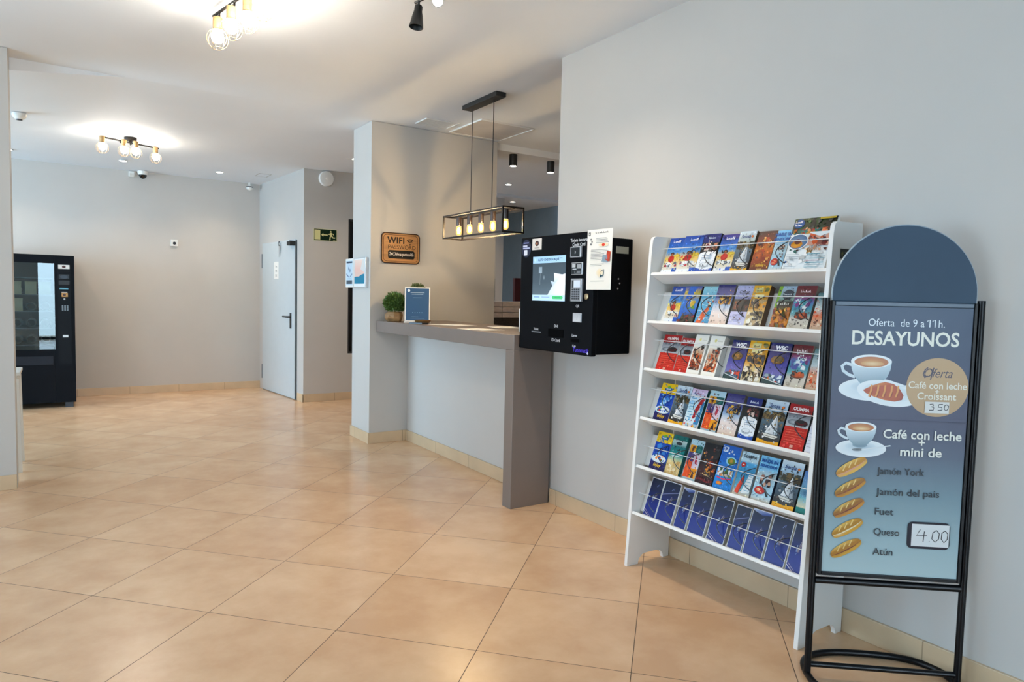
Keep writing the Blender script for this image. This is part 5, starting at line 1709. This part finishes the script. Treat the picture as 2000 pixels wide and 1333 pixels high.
for i, (x, y, an) in enumerate(((2.78, 4.98, 0.1), (2.93, 4.62, -0.3), (2.62, 4.28, 0.2))):
    o = MB().obox((0, 0, 0), (0.21 * math.cos(an), 0.21 * math.sin(an), 0), (-0.297 * math.sin(an), 0.297 * math.cos(an), 0), (0, 0, 0.0012)).build('paper_sheet', PAPER)
    o.location = (x - 0.1, y - 0.12, ZC + 0.0006)
    tag(o, ['white paper sheet on the counter under the left end of the pendant', 'white paper sheet on the counter near its inner edge', 'white paper sheet on the counter close to the kiosk'][i], 'paper', 'loose papers on the counter')
tag(MB().obox((2.56, 5.13, ZC + 0.0006), (0.12, -0.18, 0), (0.1, 0.06, 0), (0, 0, 0.001)).build('paper_sheet', PAPER), 'white paper sheet on the counter right of the wooden tray', 'paper', 'loose papers on the counter')
t = thing('white_holder', 'narrow white upright holder on the counter beside the black kiosk', 'holder', (2.755, 4.0, ZC + 0.0004))
MB().box(-0.03, 0.07, -0.03, 0.03, 0, 0.165).build('body', WHITE, t, bevel=0.003)

# ------------------------------------------------------------------ behind the counter
PALE = mat('bleached_plank', 'dfd2c8', 0.7, var=0.15, scale=6, stretch=(2, 2, 10))
t = thing('plank_cabinet', 'back cabinet faced with pale planks over a dark woven base', 'cabinet', (4.2, 7.0, 0))
MB().box(0.0, 1.0, 0.02, 0.4, 0, 1.139).build('base', mat('dark_woven', '3d3530', 0.8, var=0.3, scale=60), t)
for i in range(3):
    z0 = 1.142 + 0.066 * i
    for x0, x1 in ((0, 0.29), (0.294, 1.0)):
        MB().box(x0, x1, 0.0, 0.4, z0, z0 + 0.061).build('plank', PALE, t, bevel=0.003)
tag(MB().box(4.745, 5.05, 7.12, 7.16, 1.3405, 1.63).build('maroon_panel', mat('maroon_board', '4a1216', 0.5)), 'dark maroon panel standing on the plank cabinet', 'panel')
t = thing('pale_screen', 'pale narrow upright screen at the end of the partition wall', 'screen', (4.25, 7.12, 1.3405))
MB().box(-0.05, 0.205, 0, 0.03, 0.001, 0.268).build('panel', mat('pale_panel', 'a9b0ae', 0.5), t, bevel=0.003)
MB().box(0.03, 0.12, 0.03, 0.09, 0, 0.10).build('foot', DARKP, t)

# ------------------------------------------------------------------ vending machine
VB = mat('vending_black', '080c12', 0.5, var=0.12, scale=5, spec=0.1)
t = thing('vending_machine', 'black glass-fronted vending machine against the far wall', 'vending machine', (-0.30, 9.40, 0))
vx0, vx1 = -0.50, 0.465
f = MB()
f.box(vx0, vx1, 0.03, 0.82, 0.06, 0.53).box(vx0, vx1, 0.7, 0.82, 0.53, 1.75).box(vx0, vx0 + 0.05, 0.03, 0.7, 0.53, 1.75).box(0.26, vx1, 0.03, 0.7, 0.53, 1.75).box(vx0 + 0.05, 0.26, 0.03, 0.7, 1.69, 1.75).box(vx0 + 0.05, 0.26, 0.03, 0.7, 0.53, 0.66)
f.build('cabinet', VB, t)
d = MB()
d.box(vx0, vx0 + 0.07, 0, 0.029, 0.06, 1.745).box(0.272, vx1, 0, 0.029, 0.06, 1.745).box(vx0 + 0.07, 0.272, 0, 0.029, 1.655, 1.745).box(vx0 + 0.07, 0.272, 0, 0.029, 0.06, 0.675)
d.build('door', VB, t, bevel=0.003)
VG = D.materials.new('shop_glass')
VG.use_nodes = True
n = VG.node_tree
for q in list(n.nodes):
    n.nodes.remove(q)
out = n.nodes.new('ShaderNodeOutputMaterial')
mx = n.nodes.new('ShaderNodeMixShader')
tr = n.nodes.new('ShaderNodeBsdfTransparent')
tr.inputs[0].default_value = (0.75, 0.86, 0.86, 1)
gl = n.nodes.new('ShaderNodeBsdfGlossy')
gl.inputs['Roughness'].default_value = 0.0
gl.inputs['Color'].default_value = (0.85, 0.97, 1.0, 1)
fz = n.nodes.new('ShaderNodeFresnel')
fz.inputs['IOR'].default_value = 1.9
n.links.new(fz.outputs[0], mx.inputs[0])
n.links.new(tr.outputs[0], mx.inputs[1])
n.links.new(gl.outputs[0], mx.inputs[2])
n.links.new(mx.outputs[0], out.inputs['Surface'])
link_mesh('glass_front', [(vx0 + 0.07, 0.012, 0.675), (0.272, 0.012, 0.675), (0.272, 0.012, 1.655), (vx0 + 0.07, 0.012, 1.655)], [(0, 1, 2, 3)], VG, t)
MB().box(vx0 + 0.02, 0.25, -0.004, 0.0, 0.5, 0.60).build('delivery_flap', mat('flap_grey', '1a1e26', 0.45, spec=0.2), t, bevel=0.002)
MB().box(0.30, 0.43, -0.004, 0, 0.5, 1.66).build('control_panel', mat('panel_black', '070b11', 0.4, spec=0.12), t)
a = Art(0.13, 1.16)
a.rect(0.08, 0.945, 0.92, 0.985, 'e6e2de').ell(0.5, 0.966, 0.14, 0.012, '5a2a26').rect(0.12, 0.845, 0.88, 0.89, '1d2936').ell(0.5, 0.866, 0.3, 0.016, '3b4a58').rect(0.1, 0.79, 0.9, 0.83, '04060a').rect(0.16, 0.745, 0.8, 0.757, '7fb4c4').rect(0.3, 0.712, 0.72, 0.718, 'e9e9e4').rect(0.3, 0.67, 0.76, 0.708, 'c9a064').ell(0.5, 0.69, 0.12, 0.012, '5a3420').ell(0.5, 0.648, 0.07, 0.008, 'b9bcc0').rect(0.34, 0.27, 0.74, 0.292, 'e3e6e8')
for r in range(4):
    for q in range(3):
        a.rect(0.3 + 0.18 * q, 0.535 + 0.013 * r, 0.42 + 0.18 * q, 0.545 + 0.013 * r, '9aa3ab')
a.build('control_print', PRINT, t, (0.30, -0.0045, 0.5), (1, 0, 0), (0, 0, 1), 0.0004)
for x in (vx0 + 0.03, vx1 - 0.11):
    for y in (0.02, 0.72):
        MB().box(x, x + 0.08, y, y + 0.08, 0, 0.06).build('foot', DARKP, t)
for k in range(5):
    z = 0.72 + 0.19 * k
    MB().box(vx0 + 0.06, 0.25, 0.06, 0.69, z, z + 0.008).build('shelf', mat('tray_grey', '5a6066', 0.4, metal=0.5), t)
    if k < 4:
        for j in range(5):
            x = vx0 + 0.14 + 0.135 * j
            MB().tube([(x + 0.045 * math.cos(q * 0.5), 0.08 + 0.0075 * q, z + 0.06 + 0.045 * math.sin(q * 0.5)) for q in range(60)], 0.0025, 5).build('spiral', CHROME, t, True)
SN_ = [mat('snack_green', '6fae2a', 0.35), mat('snack_cream', 'd9d2b0', 0.4), mat('snack_olive', '8f9a5a', 0.4)]
for i, (x, k, mi) in enumerate(((-0.36, 3, 0), (-0.24, 3, 1), (-0.09, 3, 1), (0.05, 3, 1), (-0.22, 2, 2), (-0.08, 2, 1), (0.18, 3, 2))):
    z = 0.72 + 0.19 * k + 0.009
    w_ = 0.055
    b_ = MB()
    for zz, ww, dd in ((0, 1, 0.004), (0.02, 0.98, 0.016), (0.075, 0.95, 0.022), (0.125, 0.98, 0.014), (0.145, 1, 0.003)):
        b_.v += [Vector((-w_ * ww, -dd, zz)), Vector((w_ * ww, -dd, zz)), Vector((w_ * ww, dd, zz)), Vector((-w_ * ww, dd, zz))]
    for q in range(4):
        for j in range(4):
            b_.f.append((4 * q + j, 4 * q + (j + 1) % 4, 4 * q + 4 + (j + 1) % 4, 4 * q + 4 + j))
    b_.f += [(3, 2, 1, 0), (16, 17, 18, 19)]
    o = b_.build('snack_bag', SN_[mi], None, True)
    o.location = (x - 0.30, 9.446, z)
    tag(o, 'small snack bag standing inside the vending machine', 'snack', 'snacks inside the vending machine')

# white side table behind the left wall end
TW = mat('white_table', 'dcd9d2', 0.45, var=0.02)
t = thing('side_table', 'white side table, its leg showing behind the left wall end', 'table', (-0.6, 6.42, 0))
MB().box(-0.36, 0.36, -0.21, 0.21, 0.725, 0.75).build('tabletop', TW, t, bevel=0.004)
MB().box(-0.34, 0.34, -0.19, 0.19, 0.655, 0.724).build('apron', TW, t)
for sx_ in (-1, 1):
    for sy_ in (-1, 1):
        a0 = Vector((sx_ * 0.325, sy_ * 0.175, 0.7))
        a1 = Vector((sx_ * 0.345, sy_ * 0.195, 0))
        lg = MB()
        for p_, s_ in ((a1, 0.017), (a0, 0.026)):
            lg.v += [p_ + Vector((-s_, -s_, 0)), p_ + Vector((s_, -s_, 0)), p_ + Vector((s_, s_, 0)), p_ + Vector((-s_, s_, 0))]
        lg.f = [(3, 2, 1, 0), (4, 5, 6, 7)] + [(j, (j + 1) % 4, 4 + (j + 1) % 4, 4 + j) for j in range(4)]
        lg.build('leg', TW, t)

# plant by the entrance, seen mirrored in the vending machine glass
t = thing('dracaena_plant', 'tall spiky dracaena in a dark pot by the entrance, mirrored in the vending glass', 'plant', (-0.80, -2.3, 0))
MB().lathe([(0.13, 0), (0.17, 0.3), (0.18, 0.36), (0.16, 0.36), (0.15, 0.33)], (0, 0, 0), (0, 0, 1), 24).build('pot', mat('dark_pot', '2c2f33', 0.5), t, True)
rg = random.Random(4)
for i, (x, y, hgt) in enumerate(((0.02, 0, 1.25), (-0.05, 0.03, 0.95), (0.0, -0.05, 0.7))):
    MB().tube([(x * 0.4, y * 0.4, 0.32), (x, y, hgt)], 0.016, 8).build('trunk', mat('bark', '6a5a48', 0.8, var=0.3), t, True)
    lf = MB()
    for j in range(24):
        an = rg.uniform(0, 2 * PI)
        el = rg.uniform(0.1, 1.35)
        L_ = rg.uniform(0.35, 0.68)
        d = Vector((math.cos(an) * math.cos(el), math.sin(an) * math.cos(el), math.sin(el)))
        sd_ = Vector((-math.sin(an), math.cos(an), 0)) * 0.010
        b_ = Vector((x, y, hgt - 0.03))
        pts = [b_ + d * L_ * q - Vector((0, 0, 0.5 * (q * L_) ** 2)) for q in (0, 0.35, 0.7, 1)]
        lf.add([pts[0] - sd_ * 0.6, pts[0] + sd_ * 0.6, pts[1] + sd_, pts[2] + sd_ * 0.7, pts[3], pts[2] - sd_ * 0.7, pts[1] - sd_], [(0, 1, 2, 6), (6, 2, 3, 5), (5, 3, 4)])
    lf.build('leaves', mat('dracaena_leaf', '2f4a30', 0.45, var=0.2), t)
